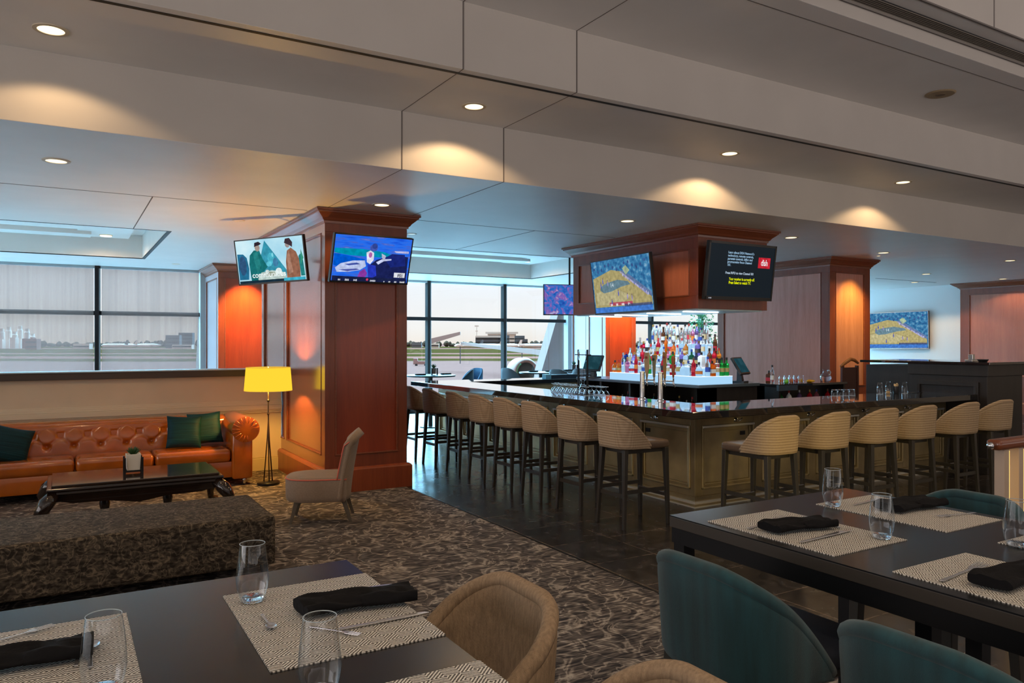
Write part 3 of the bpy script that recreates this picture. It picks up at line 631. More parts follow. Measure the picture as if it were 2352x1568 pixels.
# ------------------------------------------------------------------ bar stools (same shell for bar and high tables)
def shell_path(s, w=.225, back=-.262, front=.06, r=.15):
    """plan curve of the wrap-round back: s in 0..1 from one wing tip round the rear to the other"""
    straight = front-(back+r); arc = r*PI/2; rear = 2*(w-r); L = 2*straight+2*arc+rear; d = s*L
    if d < straight: return (front-d, -w), 1-d/(straight+arc)
    d -= straight
    if d < arc: a = d/r; return (back+r-r*math.sin(a), -(w-r)-r*math.cos(a)), (arc-d)/(straight+arc)
    d -= arc
    if d < rear: return (back, -(w-r)+d), 0
    d -= rear
    if d < arc: a = d/r; return (back+r-r*math.cos(a), (w-r)+r*math.sin(a)), d/(straight+arc)
    d -= arc
    return (back+r+d, w), (arc+d)/(straight+arc)
def stool(name, fab, seatm, legm, label, group, pipe=None, zb=.745, zt=1.085):
    t = thing(name, label, 'bar stool', (0, 0, 0), 0, group)
    NU, NV = 41, 7
    def ztop(q): return zb+.015+(zt-zb-.015)*(1-max(0, q)**1.75)
    def fn(u, v):
        (x, y), q = shell_path(u); z = zb+(ztop(q)-zb)*v
        k = 1+.035*v*(1 if q < .5 else .6)
        return (x*k-(.012*v), y*k, z)
    m = MB(); m.grid(fn, NU, NV); br_ = m.done('backrest', fab, t, smooth=True, solid=.042, sub=1, bevel=0)
    m = MB(); m.tube([Vector(fn(.004+.992*i/70, .985)) for i in range(71)], .0225, 10); m.done('rolled_edge', pipe or fab, br_, smooth=True)
    m = MB(); m.rbox(-.14, .325, -.205, .205, zb-.012, zb+.07, .028, 3); m.rbox(-.215, -.11, -.12, .12, zb-.012, zb+.069, .02, 3); m.done('seat_cushion', seatm, t, smooth=True)
    MB().box(-.17, .30, -.165, .165, zb-.045, zb-.012).done('seat_frame', legm, t)
    for sx in (-1, 1):
        for sy in (-1, 1):
            x0 = -.205 if sx < 0 else .275; yt = .172 if sx < 0 else .19; xf = -.245 if sx < 0 else .297
            m = MB(); m.bar((xf, sy*.205, 0), (x0, sy*yt, zb-.002), .030, .046); m.done('leg', legm, t, bevel=.003)
    m = MB(); m.box(-.235, -.215, -.19, .19, .29, .325); m.done('rear_stretcher', legm, t)
    for sy in (-1, 1): MB().box(-.225, .28, sy*.2-.010, sy*.2+.010, .33, .365).done('side_stretcher', legm, t)
    m = MB(); m.box(.268, .298, -.19, .19, .27, .305); m.box(.262, .304, -.185, .185, .305, .311, mi=1); m.done('footrest', [legm, STEEL], t)
    return t
LY = [5.753, 6.459, 7.178, 7.834, 8.488, 9.155, 9.931, 10.62]
s0 = stool('bar_stool', TANF, TANS, LEGM, 'tan woven bar stool nearest the bar corner, on the column side', 'tan stools along the window-side bar counter')
s0.location = (4.74, LY[0], 0)
for i, y in enumerate(LY[1:], 1):
    lab = 'tan woven bar stool, %s from the bar corner in the window-side row' % ORD[i]
    if i == 7: lab = 'tan woven bar stool farthest from the corner, half hidden by the cherry column'
    dup(s0, lab, (4.74, y, 0), (0, .03, -.02, .02, 0, -.03, .02, 0)[i])
RX = [5.57, 6.30, 7.07, 7.74, 8.56, 9.27]
for i, x in enumerate(RX):
    lab = 'olive-lit tan bar stool, %s from the bar corner along the front counter' % ORD[i]
    if i == 0: lab = 'tan woven bar stool first right of the bar corner, its seat side visible'
    if i == 5: lab = 'tan woven bar stool at the right end of the front counter, by the railing'
    dup(s0, lab, (x, 4.86, 0), PI/2+(0, .02, -.02, 0, 0, -.03)[i], 'tan stools along the front bar counter')
ts = stool('high_table_stool', TEALF, NAVYS, LEGM, 'large teal upholstered stool at the near left corner of the right high table', 'teal stools at the right high table')
ts.location = (1.925, 1.695, 0)
dup(ts, 'teal upholstered stool cut off at the bottom right corner of the photo', (1.90, 1.0, 0), .02)
dup(ts, 'teal stool on the far side of the right high table, only its back top showing', (3.13, 1.80, 0), PI)
tn = stool('high_table_stool', TAND, TANS, LEGM, 'golden tan high stool at the right side of the left dining table', 'tan stools at the left high table')
tn.location = (.80, 1.76, 0); tn.rotation_euler = (0, 0, PI)
dup(tn, 'tan stool whose back top just shows at the bottom edge, left of teal', (.80, 1.06, 0), PI, 'tan stools at the left high table')

# ------------------------------------------------------------------ high tables with place settings
TZ = 1.07
def high_table(label, x0, x1, y0, y1, legs, edge):
    t = thing('high_dining_table', label, 'table', ((x0+x1)/2, (y0+y1)/2, 0), 0, 'high dining tables')
    w, d = (x1-x0)/2, (y1-y0)/2
    MB().box(-w, w, -d, d, TZ-.004, TZ).done('table_top', TABLETOP, t)
    MB().box(-w, w, -d, d, TZ-.045, TZ-.0042).done('top_edge', TABLEEDGE, t, bevel=.002)
    m = MB(); i = .006
    for a in (( -w+i, w-i, -d+i, -d+i+.05), (-w+i, w-i, d-i-.05, d-i), (-w+i, -w+i+.05, -d+i+.0502, d-i-.0502), (w-i-.05, w-i, -d+i+.0502, d-i-.0502)): m.box(*a, TZ-.105, TZ-.0455)
    m.done('apron_frame', BLACKM, t)
    for lx, ly in legs: MB().box(lx-t.location.x-.028, lx-t.location.x+.028, ly-t.location.y-.028, ly-t.location.y+.028, 0, TZ-.1052).done('leg', BLACKM, t)
    return t
high_table('dark high dining table at lower left, set with patterned placemats', -1.1, .762, -.2, 2.31, ((-1.05, 2.26), (.71, 2.26), (.71, -.15), (-1.05, -.15)), None)
high_table('dark high dining table at lower right with thick brown edge and black frame', 2.06, 3.15, -1.0, 2.26, ((2.10, 2.22), (3.11, 2.22), (2.45, 1.45), (2.75, 1.45), (2.10, -.95), (3.11, -.95)), None)

MATLAB = [((.565, 1.867, .398, .545), 'woven diamond placemat with napkin at the right end of the left table'),
          ((-.065, 1.865, .40, .53), 'woven placemat at the bottom left corner under the upside-down glass rim'),
          ((.565, 1.155, .398, .545), 'woven placemat only partly in frame at the bottom edge by the tan stool'),
          ((2.303, 1.827, .39, .55), 'cream woven placemat at the near corner of the right table, closest to the teal stool'),
          ((2.908, 1.817, .37, .55), 'cream woven placemat at the far side of the right table near the tall glass'),
          ((2.310, 1.085, .39, .55), 'cream woven placemat at the right edge of the photo, under fork and napkin'),
          ((2.915, 1.10, .37, .55), 'cream woven placemat under the cut-off glass at the right edge')]
pm = None
for (x, y, w, d), lab in MATLAB:
    m = MB().box(-w/2, w/2, -d/2, d/2, 0, .003).done('placemat', MATF); m.location = (x, y, TZ)
    tag(m, lab, 'placemat', 'woven placemats')
# stemless glasses
def glass_thing(label, loc, h=.152, r0=.030, rm=.041, rt=.0315, group='stemless drinking glasses'):
    t = thing('drinking_glass', label, 'glass', loc, 0, group)
    prof = [(0, .014), (r0*.8, .014), (r0+.002, .022)]
    out_ = [(0, .001), (r0*.92, .001), (r0, .004)]
    body = [(r0+(rm-r0)*math.sin(PI/2*min(1, k/5)), .006+h*.36*k/5) for k in range(1, 6)] + [(rm-(rm-rt)*(k/6)**1.5, .006+h*.36+(h*.64-.006)*k/6) for k in range(1, 7)]
    MB().lathe(out_+body, seg=40).done('bowl', GLASS, t, smooth=True)
    MB().lathe([(0, .002), (r0*.9, .002), (r0*.96, .008), (r0*.85, .014), (0, .011)], seg=32).done('base', GLASSB, t, smooth=True)
    MB().tube([(rt*math.cos(2*PI*k/40), rt*math.sin(2*PI*k/40), h) for k in range(40)], .0011, 6, closed=True).done('rim', pbr('glass_rim', (.75, .88, .95), .05, trans=.5, spec=1), t, smooth=True) if 'glass_rim' not in MATS else MB().tube([(rt*math.cos(2*PI*k/40), rt*math.sin(2*PI*k/40), h) for k in range(40)], .0011, 6, closed=True).done('rim', MATS['glass_rim'], t, smooth=True)
    return t
g0 = glass_thing('clear stemless glass at the far corner of the left placemat', (.425, 2.055, TZ+.003))
for lab, x, y in (('clear glass with a bright blue rim at the bottom left placemat', .066, 1.66), ('clear glass rising from the bottom edge in front of the napkin placemat', .423, 1.44),
                  ('tall clear glass at the far left placemat of the right table', 2.75, 2.032), ('clear glass in the middle of the right table', 2.44, 1.608), ('clear glass cut off by the right edge of the photo', 2.735, 1.317)):
    dup(g0, lab, (x, y, TZ+.003))
# cutlery
SILVER = pbr('polished_silverware', (.78, .78, .80), .22, metal=.9)
def cutlery(kind, label, loc, rz, group):
    L_ = .205; m = MB()
    def blade(pts, th=.0022, z=.004):
        m.prism(pts, th, 2, z)
    if kind == 'knife':
        blade([(-.10, -.004), (-.10, .005), (-.02, .0045), (0, .008), (.07, .009), (.095, .004), (.103, -.004), (.02, -.005)], .003)
    elif kind == 'fork':
        blade([(-.10, -.0055), (-.10, .0055), (-.03, .003), (.03, .003), (.045, .011), (.055, .012), (.055, -.012), (.045, -.011), (.03, -.003), (-.03, -.003)])
        for k in range(4):
            y = -.0105+k*.007; blade([(.054, y-.0016), (.10, y-.001), (.10, y+.001), (.054, y+.0016)])
    else:
        blade([(-.08, -.005), (-.08, .005), (.03, .0025), (.03, -.0025)])
        m.lathe([(0, .002), (.010, .0035), (.017, .008), (.0175, .009), (.011, .005), (0, .0035)], (0, 0, 0), 20, Matrix.Translation((.05, 0, 0)) @ Matrix.Diagonal((1.5, 1, 1, 1)))
    o = m.done('table_'+kind, SILVER, None, bevel=.0007); o.location = loc; o.rotation_euler = (0, 0, rz); tag(o, label, kind, group); return o
for kind, lab, x, y, L_, a in (
    ('spoon', 'silver spoon lying left of the black napkin on the left table', .422, 1.872, .15, -1.56),
    ('knife', 'silver knife lying behind the black napkin on the left table', .672, 1.985, .24, -.03),
    ('knife', 'silver knife lying in front of the black napkin on the left table', .668, 1.735, .23, -.01),
    ('fork', 'silver fork end beside the front glass rim, left table', .545, 1.735, .14, -.9),
    ('fork', 'silver fork curving near the left edge above the bottom left napkin', -.10, 2.075, .18, .45),
    ('spoon', 'spoon seen through the upright glass at bottom left', .050, 1.875, .20, 1.52),
    ('knife', 'dark knife beside the spoon at bottom left', .028, 1.90, .17, 1.50),
    ('fork', 'silver fork tucked behind the napkin nearest the right table corner', 2.275, 1.958, .29, .22),
    ('knife', 'silver knife in front of the napkin nearest the right table corner', 2.286, 1.712, .30, .06),
    ('knife', 'knife handle behind the napkin pointing to the middle glass', 2.452, 1.862, .21, -1.79),
    ('fork', 'silver fork on the far placemat right of its napkin', 3.01, 1.668, .20, 2.94),
    ('knife', 'silver knife left of the napkin on the far placemat', 2.93, 1.995, .22, .10),
    ('fork', 'large silver fork at the right edge with tines up, beside the cut-off napkin', 2.277, 1.240, .295, .11)):
    o = cutlery(kind, lab, (x, y, TZ+.003), a, 'silverware'); k_ = L_/.205; o.scale = (k_, min(1.35, k_), 1)
# folded napkins
def napkin(label, loc, rz, L_=.27, W_=.085, th=.026):
    m = MB()
    def fn(u, v):
        a = 2*PI*u; x = (v-.5)*L_
        tw = math.sin(v*PI*1.1+.5)*.22; W_l = W_*(.92+.10*v)
        px = math.copysign(abs(math.cos(a))**.55, math.cos(a))*W_l/2
        pz = math.copysign(abs(math.sin(a))**.6, math.sin(a))*th/2
        pz += (.0045*math.sin(px*130+v*8)+.003*math.sin(px*60-v*14))*(1 if pz > 0 else 0)
        z = th/2+.001+pz*(.88+.12*math.sin(v*9+1))
        return (x+px*.25*(1 if v > .5 else -1)*.6, px+tw*.06, max(.001, z+(px*tw*.35 if pz > 0 else 0)))
    V = m.grid(fn, 28, 24, closeu=True)
    for col, rev in ((0, True), (23, False)):
        ring = [V[i][col] for i in range(28)]
        m.b.faces.new(ring[::-1] if rev else ring)
    bmesh.ops.recalc_face_normals(m.b, faces=m.b.faces)
    o = m.done('folded_napkin', NAPKIN, None, smooth='auto'); o.location = loc; o.rotation_euler = (0, 0, rz); tag(o, label, 'napkin', 'black cloth napkins'); return o
NPZ = TZ+.009
napkin('black folded napkin on the left table, overhanging towards the tan stool', (.648, 1.868, NPZ), -.02, .29, .105, .030)
napkin('black folded napkin at the bottom left corner of the photo', (-.075, 1.885, NPZ), .1, .26, .10, .028)
napkin('black folded napkin nearest the corner of the right table', (2.29, 1.832, NPZ), -.10, .27, .11, .028)
napkin('black folded napkin on the far placemat of the right table', (2.975, 1.83, NPZ), .0, .29, .13, .03)
napkin('black folded napkin cut off by the right edge of the photo', (2.32, 1.115, NPZ), .02, .28, .12, .03)
napkin('black folded napkin end in the shade behind the cut-off glass', (2.93, 1.13, NPZ), .15, .24, .09)

# ------------------------------------------------------------------ the bar
BZ = 1.06
bar = thing('bar_counter', 'long polished black bar counter on bronze panelled base, turning a corner', 'bar', (5.37, 5.56, 0))
def L2(m): return m
bx0, by0 = 5.37, 5.56
m = MB()
ring_o = [(0, 0), (5.18, 0), (5.18, .84), (.84, .84), (.84, 6.42), (4.6, 6.42), (4.6, 7.1), (0, 7.1)]
m.prism(ring_o, .075, 2, BZ-.075); m.done('counter_top', GRANITE, bar, bevel=.006)
m = MB()
bod = [(.48, .46), (5.18, .46), (5.18, .76), (.76, .76), (.76, 6.5), (4.6, 6.5), (4.6, 6.9), (.48, 6.9)]
m.prism(bod, BZ-.075-.10, 2, .10); m.done('bar_body', BRONZE, bar)
fr, mo, lt, pn = MB(), MB(), MB(), MB()
def front_panel(a0, a1, ax):
    """a0..a1 along the counter; ax 'y' = window-side face (x const), 'x' = front face (y const)"""
    zb, zt = .17, .885
    def bx(M_, u0, u1, z0, z1, d0, d1, mi=0):
        if ax == 'y': M_.box(.48-d1, .48-d0, u0, u1, z0, z1, mi=mi)
        else: M_.box(u0, u1, .46-d1, .46-d0, z0, z1, mi=mi)
    bx(fr, a0, a0+.07, .10, .985, 0, .03); bx(fr, a1-.07, a1, .10, .985, 0, .03)
    bx(fr, a0+.07, a1-.07, zt-.03, .985, 0, .03); bx(fr, a0+.07, a1-.07, .10, zb, 0, .03)
    i0, i1 = a0+.07, a1-.07
    for k, (o, w, h) in enumerate(((0, .02, .042), (.04, .014, .024))):
        for M_ in (mo,):
            bx(M_, i0+o, i0+o+w, zb+o, zt-.03-o, 0, h); bx(M_, i1-o-w, i1-o, zb+o, zt-.03-o, 0, h)
            bx(M_, i0+o, i1-o, zb+o, zb+o+w, 0, h)
    bx(lt, i0+.005, i1-.005, zt-.058, zt-.03, .0, .055)
    bx(pn, i0+.06, i1-.06, zb+.06, zt-.10, 0, .012)
for k in range(7): front_panel(.46+k*.92 if k else .4305, .46+(k+1)*.92, 'y')
for k in range(5): front_panel(.48+k*.94, .48+(k+1)*.94, 'x')
fr.done('panel_frame', BRONZE_D, bar, bevel=.003); mo.done('panel_molding', BRONZE, bar, bevel=.004)
lt.done('bright_ledge_molding', BRONZE_L, bar, bevel=.005); pn.done('raised_panel', BRONZE, bar, bevel=.006)
m = MB()
for d, z0, z1, mi in ((.05, .0, .10, 0), (.075, .03, .055, 1), (.10, 0, .03, 0), (.115, .0, .012, 1)):
    m.box(.48-d, .49, .4701, 6.9, z0, z1, mi=mi); m.box(.48-d, 5.18, .46-d, .47, z0, z1, mi=mi)
m.done('stepped_plinth', [BRONZE_D, BRONZE_L], bar)
def bag_hook(x, y, ax, label):
    t = thing('bag_hook', label, 'hook', (x, y, .895), 0 if ax == 'y' else PI/2, 'bag hooks under the bar edge')
    m = MB(); m.box(-.004, .0, -.018, .018, -.018, .018); m.tube([(-.004, 0, 0), (-.03, 0, -.012), (-.045, -.012, .0), (-.05, -.03, .018)], .005, 6); m.tube([(-.03, 0, -.012), (-.045, .012, .0), (-.05, .03, .018)], .005, 6)
    m.done('hook', CHROME, t, smooth=True); t.scale = (1.3,)*3; return t
h0 = bag_hook(5.82, 6.60, 'y', 'small chrome bag hook under the bar edge, window side of the corner')
for i, y in enumerate((7.52, 8.44, 9.36, 10.28)): dup(h0, 'small chrome bag hook above the stools, %s one from the corner towards the windows' % ORD[i+1], (5.82, y, .895))
for i, x in enumerate((6.43, 7.657, 8.7, 9.6)): dup(h0, 'small chrome bag hook on the front of the bar, %s from the corner' % ORD[i], (x, 5.99, .895), PI/2)
def outlet(x, y, rz, label):
    o = MB().box(-.012, 0, -.035, .035, -.022, .022).box(-.014, -.012, -.026, .026, -.012, .012).done('power_outlet', BLACKP, None, bevel=.002)
    o.location = (x, y, .742); o.rotation_euler = (0, 0, rz); tag(o, label, 'outlet', 'black outlets in the bar front'); return o
outlet(5.838, 6.763, 0, 'black outlet box on the bar panel beside the first window-side stool')
outlet(6.557, 6.008, PI/2, 'black outlet box on the front bar panel left of the first front stool')

# beer taps
def tap(x, y, label, handles):
    t = thing('beer_tap', label, 'beer tap', (x, y, BZ), 0, 'beer taps on the counter')
    MB().lathe([(0, 0), (.042, 0), (.042, .012), (.030, .02), (.030, .33), (0, .33)], seg=28).done('column', STEEL, t, smooth='auto')
    MB().lathe([(0, .33), (.036, .33), (.036, .338), (0, .342)], seg=28).done('cap', LAMPW, t, smooth='auto')
    for k, (dx, dy, mat, h, w, sh) in enumerate(handles):
        f = MB(); f.tube([(0, 0, .235), (dx*.55, dy*.55, .235), (dx, dy, .235)], .010, 10); f.tube([(dx, dy, .27), (dx, dy, .20), (dx*1.15, dy*1.15, .165)], [.011, .012, .007], 10); fo = f.done('faucet', CHROME, t, smooth=True)
        hh = MB()
        if sh == 'paddle': hh.prism([(dy-.010, .27), (dy+.010, .27), (dy+w*.45, .27+h*.45), (dy+w/2, .27+h*.8), (dy+w*.42, .27+h), (dy-w*.42, .27+h), (dy-w/2, .27+h*.8), (dy-w*.45, .27+h*.45)], .018, 0, dx-.009)
        elif sh == 'slab': hh.prism([(dy-.012, .27), (dy+.012, .27), (dy+w/2, .27+h), (dy-w/2, .27+h)], .022, 0, dx-.011)
        else: hh.lathe([(0, .27), (.010, .28), (.014, .32), (.022, .38), (.014, .42), (.02, .46), (.026, .50), (.018, .53), (0, .54)], (dx, dy, 0), 14)
        ho_ = hh.done('tap_handle', mat, t, bevel=.003 if sh != 'fig' else 0, smooth=False if sh != 'fig' else True)
        if sh == 'paddle' or sh == 'slab':
            e = MB(); Mx = Matrix.Translation((dx-.010, dy, .27+h*.8)) @ Matrix.Rotation(PI/2, 4, 'Y') @ Matrix.Diagonal((1, 1.35, 1, 1))
            e.lathe([(0, 0), (.017, 0), (.017, .003), (0, .003)], (0, 0, -.003), 20, Mx); e.done('badge', pbr('badge_%d_%d' % (int(x*100), k), (.35, .06, .03) if k == 0 else (.03, .05, .03), .4), ho_)
TW = pbr('pale_tap_wood', (.55, .42, .26), .5); TG = pbr('green_grey_tap', (.30, .30, .20), .5); TO = pbr('amber_tap', (.42, .24, .08), .45); TR_ = pbr('rust_tap_figure', (.35, .10, .04), .5)
tap(6.12, 7.20, 'steel beer tap column, left of the two on the bar', ((.02, -.06, TW, .30, .085, 'paddle'), (.10, -.10, TG, .27, .06, 'slab')))
tap(6.12, 6.87, 'steel beer tap column, right of the two on the bar', ((.02, -.05, TO, .31, .055, 'slab'), (.10, -.11, TR_, .27, .05, 'fig')))

# cold drip tower
t = thing('drip_tower', 'tall black framed glass drip tower standing on the bar left of the till', 'drip tower', (5.96, 8.22, BZ))
m = MB()
for dy in (-.10, .10): m.box(-.009, .009, dy-.011, dy+.011, 0, .60)
for z in (.53, .26, .01): m.box(-.010, .010, -.17, .17, z-.007, z+.007)
m.box(-.09, .09, -.11, .11, 0, .01); m.done('stand', BLACKM, t)
MB().lathe([(.05, .60), (.062, .56), (.062, .47), (.02, .42), (.012, .37), (0, .36)], seg=24).done('top_flask', GLASS, t, smooth=True)
MB().lathe([(.03, .34), (.03, .22), (.035, .20), (.02, .17), (0, .17)], seg=24).done('drip_tube', GLASS, t, smooth=True)
MB().lathe([(.02, .16), (.025, .13), (.055, .08), (.06, .03), (.05, .005), (0, .005)], seg=24).done('carafe', GLASS, t, smooth=True)

# upturned glasses on the bar
def rocks(name, label, group, h=.085, r0=.042, r1=.034, seg=20):
    t = thing(name, label, 'glass', (0, 0, 0), 0, group)
    MB().lathe([(r0, 0), (r0-.003, h*.5), (r1, h-.008), (0, h-.006)], seg=seg).done('bowl', GLASS, t, smooth=True)
    MB().tube([(r0*math.cos(2*PI*k/20), r0*math.sin(2*PI*k/20), .0015) for k in range(20)], .0018, 5, closed=True).done('rim', MATS['glass_rim'], t, smooth=True)
    MB().lathe([(0, h-.009), (r1, h-.009), (r1*.95, h), (0, h)], seg=seg).done('base', GLASSB, t, smooth=True)
    return t
coupe = thing('wine_glass', 'upturned coupe glass on the bar, front row by the drip tower', 'glass', (5.86, 8.0, BZ), 0, 'upturned stemmed glasses on the bar')
MB().lathe([(.044, 0), (.046, .015), (.03, .05), (.004, .065), (.004, .105), (.034, .113), (.034, .116), (0, .116)], seg=20).done('bowl', GLASS, coupe, smooth=True)
MB().tube([(.044*math.cos(2*PI*k/20), .044*math.sin(2*PI*k/20), .0015) for k in range(20)], .0016, 5, closed=True).done('rim', MATS['glass_rim'], coupe, smooth=True)
MB().lathe([(0, .1095), (.034, .112), (.034, .1165), (0, .117)], seg=20).done('foot', MATS['glass_rim'], coupe, smooth=True)
n = 0
for row, (x, ys) in enumerate(((5.86, [8.0+k*.105 for k in range(1, 8)]), (5.98, [7.83+k*.105 for k in range(3)] + [8.42+k*.105 for k in range(6)]), (6.10, [7.9+k*.105 for k in range(12)]))):
    for k, y in enumerate(ys):
        dup(coupe, 'upturned stemmed glass, %s from the right in the %s row on the bar' % (ORD[k], ('front', 'middle', 'rear')[row]), (x, y, BZ))
r0 = rocks('rocks_glass', 'upturned rocks glass, leftmost of the four on the front counter', 'four upturned rocks glasses')
r0.location = (8.60, 6.33, BZ)
for k in range(1, 4): dup(r0, 'upturned rocks glass, %s from the left of the four on the front counter' % ORD[k], (8.60+k*.085, 6.33-k*.025, BZ))
p0 = rocks('mixing_glass', 'tall upturned mixing glass at the left of the condiment group', 'tall upturned mixing glasses', .155, .043, .029)
p0.location = (9.43, 6.24, BZ)
dup(p0, 'tall upturned mixing glass at the right of the condiment group', (9.86, 6.16, BZ)); dup(p0, 'tall upturned mixing glass behind the snack jar', (9.80, 6.36, BZ))
t = thing('snack_jar', 'dark jar heaped with pale corks between the upturned mixing glasses', 'jar', (9.72, 6.20, BZ))
MB().lathe([(0, .002), (.035, 0), (.038, .01), (.038, .10), (.036, .10), (.036, .012), (0, .012)], seg=24).done('jar_body', BLACKP, t, smooth='auto')
m = MB()
for k in range(16):
    a = k*2.4; r_ = .027*math.sqrt((k % 6)/6); m.lathe([(0, -.009), (.009, -.008), (.009, .008), (0, .009)], (r_*math.cos(a), r_*math.sin(a), .10+.012*(k//5)), 8)
m.done('corks', pbr('cork', (.72, .55, .32), .8), t, smooth=True)['kind'] = 'stuff'
t = thing('tea_light_holder', 'small amber glass candle holder beside the snack jar', 'candle', (9.58, 6.22, BZ))
MB().lathe([(0, .0), (.03, 0), (.036, .03), (.032, .075), (.030, .075)], seg=20).done('holder', GLASS, t, smooth=True)
MB().lathe([(0, .004), (.024, .004), (.024, .035), (0, .035)], seg=16).done('candle', pbr('amber_wax', (.8, .5, .2), .5), t)
o = MB().box(-.12, .12, -.07, .07, 0, .004).done('drip_mat', BLACKP, None); o.location = (10.1, 6.2, BZ); tag(o, 'thin dark bar mat right of the upturned mixing glasses', 'mat')

# ------------------------------------------------------------------ back bar island with lit tiers
isl = thing('back_bar_cabinet', 'dark back bar cabinet with open shelves and steel-edged top', 'cabinet', (8.0, 8.15, 0))
m = MB(); m.box(0, 1.22, 0, .05, .0, 1.09); m.box(0, .04, 0, 3.0, .0, .35); m.box(.35, 1.22, .05, 3.0, 0, 1.08)
for y in (.0, .78, 1.56, 2.34, 2.96): m.box(0, .36, y, y+.045, .35, 1.09)
m.box(0, .36, 0, 3.0, .66, .685); m.done('carcass', DARKWOOD, isl)
MB().box(-.03, 1.25, -.03, 3.05, 1.085, 1.13).done('top', pbr('steel_edged_top', (.16, .20, .24), .25, metal=.6), isl, bevel=.004)
TI = [(8.05, 8.20, 10.32, 1.25, 8.74), (8.20, 8.30, 10.2, 1.375, 8.72), (8.35, 8.42, 10.02, 1.55, 8.70), (8.50, 8.54, 9.86, 1.73, 8.68)]
sh = thing('lit_bottle_display', 'stepped glowing white acrylic shelf holding the liquor bottles', 'display shelf', (0, 0, 0))
zprev = 1.13
for (x, y0, y1, z, x1) in TI:
    MB().box(x, x1, y0, y1, zprev, z-.006).done('lit_riser', SHELFLIT, sh)
    MB().box(x-.002, x1+.002, y0-.002, y1+.002, z-.006, z).done('tier_top', SHELFLIT_T, sh, bevel=.001)
    zprev = z
# bottles
def bglass(name, col, tr=.85, r=.05): return pbr(name, col, r, trans=tr, ior=1.25)
BG = {'clear': bglass('bottle_clear', (.90, .95, 1.0), .93), 'green': bglass('bottle_green', (.02, .42, .06), .75), 'dark green': bglass('bottle_dark_green', (.01, .12, .06), .55),
      'blue': bglass('bottle_blue', (.02, .10, .70), .75), 'brown': bglass('bottle_brown', (.20, .06, .02), .5), 'amber': bglass('bottle_amber', (.85, .22, .02), .75),
      'red': bglass('bottle_red', (.75, .015, .04), .65), 'orange': bglass('bottle_orange', (.95, .16, .01), .6), 'violet': bglass('bottle_violet', (.35, .22, .65), .8),
      'pink': bglass('bottle_pink', (.90, .25, .42), .8), 'navy': pbr('bottle_navy', (.006, .012, .05), .15), 'white': pbr('bottle_white', (.80, .84, .9), .3)}
CAPS = [pbr('cap_black', (.01, .01, .012), .4), pbr('cap_red', (.5, .02, .02), .4), pbr('cap_silver', (.5, .5, .52), .3, metal=.8), pbr('cap_gold', (.5, .33, .1), .3, metal=.7), pbr('cap_blue', (.02, .06, .3), .4), pbr('cap_brown', (.12, .06, .03), .5)]
LABS = {'white': pbr('label_white', (.75, .75, .75), .7), 'black': pbr('label_black', (.02, .02, .03), .6), 'red': pbr('label_red', (.6, .03, .05), .6), 'cream': pbr('label_cream', (.65, .52, .32), .7), 'blue': pbr('label_blue', (.03, .08, .4), .6), 'gold': pbr('label_gold', (.5, .36, .14), .5), 'orange': pbr('label_orange', (.8, .22, .04), .6)}
SHP = {'round': ([(0, 0), (.036, 0), (.038, .004), (.038, .175), (.033, .20), (.015, .225), (.013, .285)], .038, .285),
       'tall': ([(0, 0), (.030, 0), (.032, .004), (.032, .21), (.026, .235), (.014, .26), (.012, .325)], .032, .325),
       'square': ([(0, 0), (.044, 0), (.046, .004), (.046, .15), (.040, .165), (.016, .175), (.014, .22)], .046, .22),
       'squat': ([(0, 0), (.044, 0), (.052, .02), (.052, .09), (.035, .13), (.014, .15), (.013, .20)], .052, .20),
       'shoulder': ([(0, 0), (.036, 0), (.038, .004), (.040, .165), (.037, .185), (.016, .195), (.014, .27)], .040, .27)}
BM = {}
def bottle(shape, col, lab, cap, scale=1.0, label='', group='liquor bottles on the lit display', loc=(0, 0, 0)):
    prof, R_, H = SHP[shape]; seg = 4 if shape == 'square' else 16
    t = thing('liquor_bottle', label, 'bottle', loc, rnd.uniform(-.3, .3) if seg > 4 else PI/4+rnd.uniform(-.1, .1), group)
    t.scale = (scale,)*3
    def mk(nm, key, f, mat, sm):
        k = (nm,)+key
        if k in BM:
            o = bpy.data.objects.new(nm, BM[k]); COL.objects.link(o); o.parent = t
        else:
            o = f().done(nm, mat, t, smooth=sm); BM[k] = o.data
        return o
    pr = prof if seg > 4 else [(r*1.2 if z < .17 else r*1.1, z) for r, z in prof]
    mk('body', (shape, col), lambda: MB().lathe(pr, seg=seg), BG[col], 'auto')
    mk('cap', (shape, cap), lambda: MB().lathe([(0, H-.03), (.0165, H-.03), (.0165, H+.008), (0, H+.01)], seg=12), CAPS[cap], 'auto')
    if lab:
        zt = {'round': (.065, .135), 'tall': (.075, .15), 'square': (.045, .105), 'squat': (.035, .075), 'shoulder': (.06, .12)}[shape]
        rr = R_+.0008 if seg > 4 else R_*1.2+.001
        mk('label', (shape, lab), lambda: MB().lathe([(rr, zt[0]), (rr, zt[1])], seg=seg if seg == 4 else 24), LABS[lab], 'auto')
    return t
shapes = list(SHP); cnt = 0
TN = ['lowest', 'second', 'third', 'top']
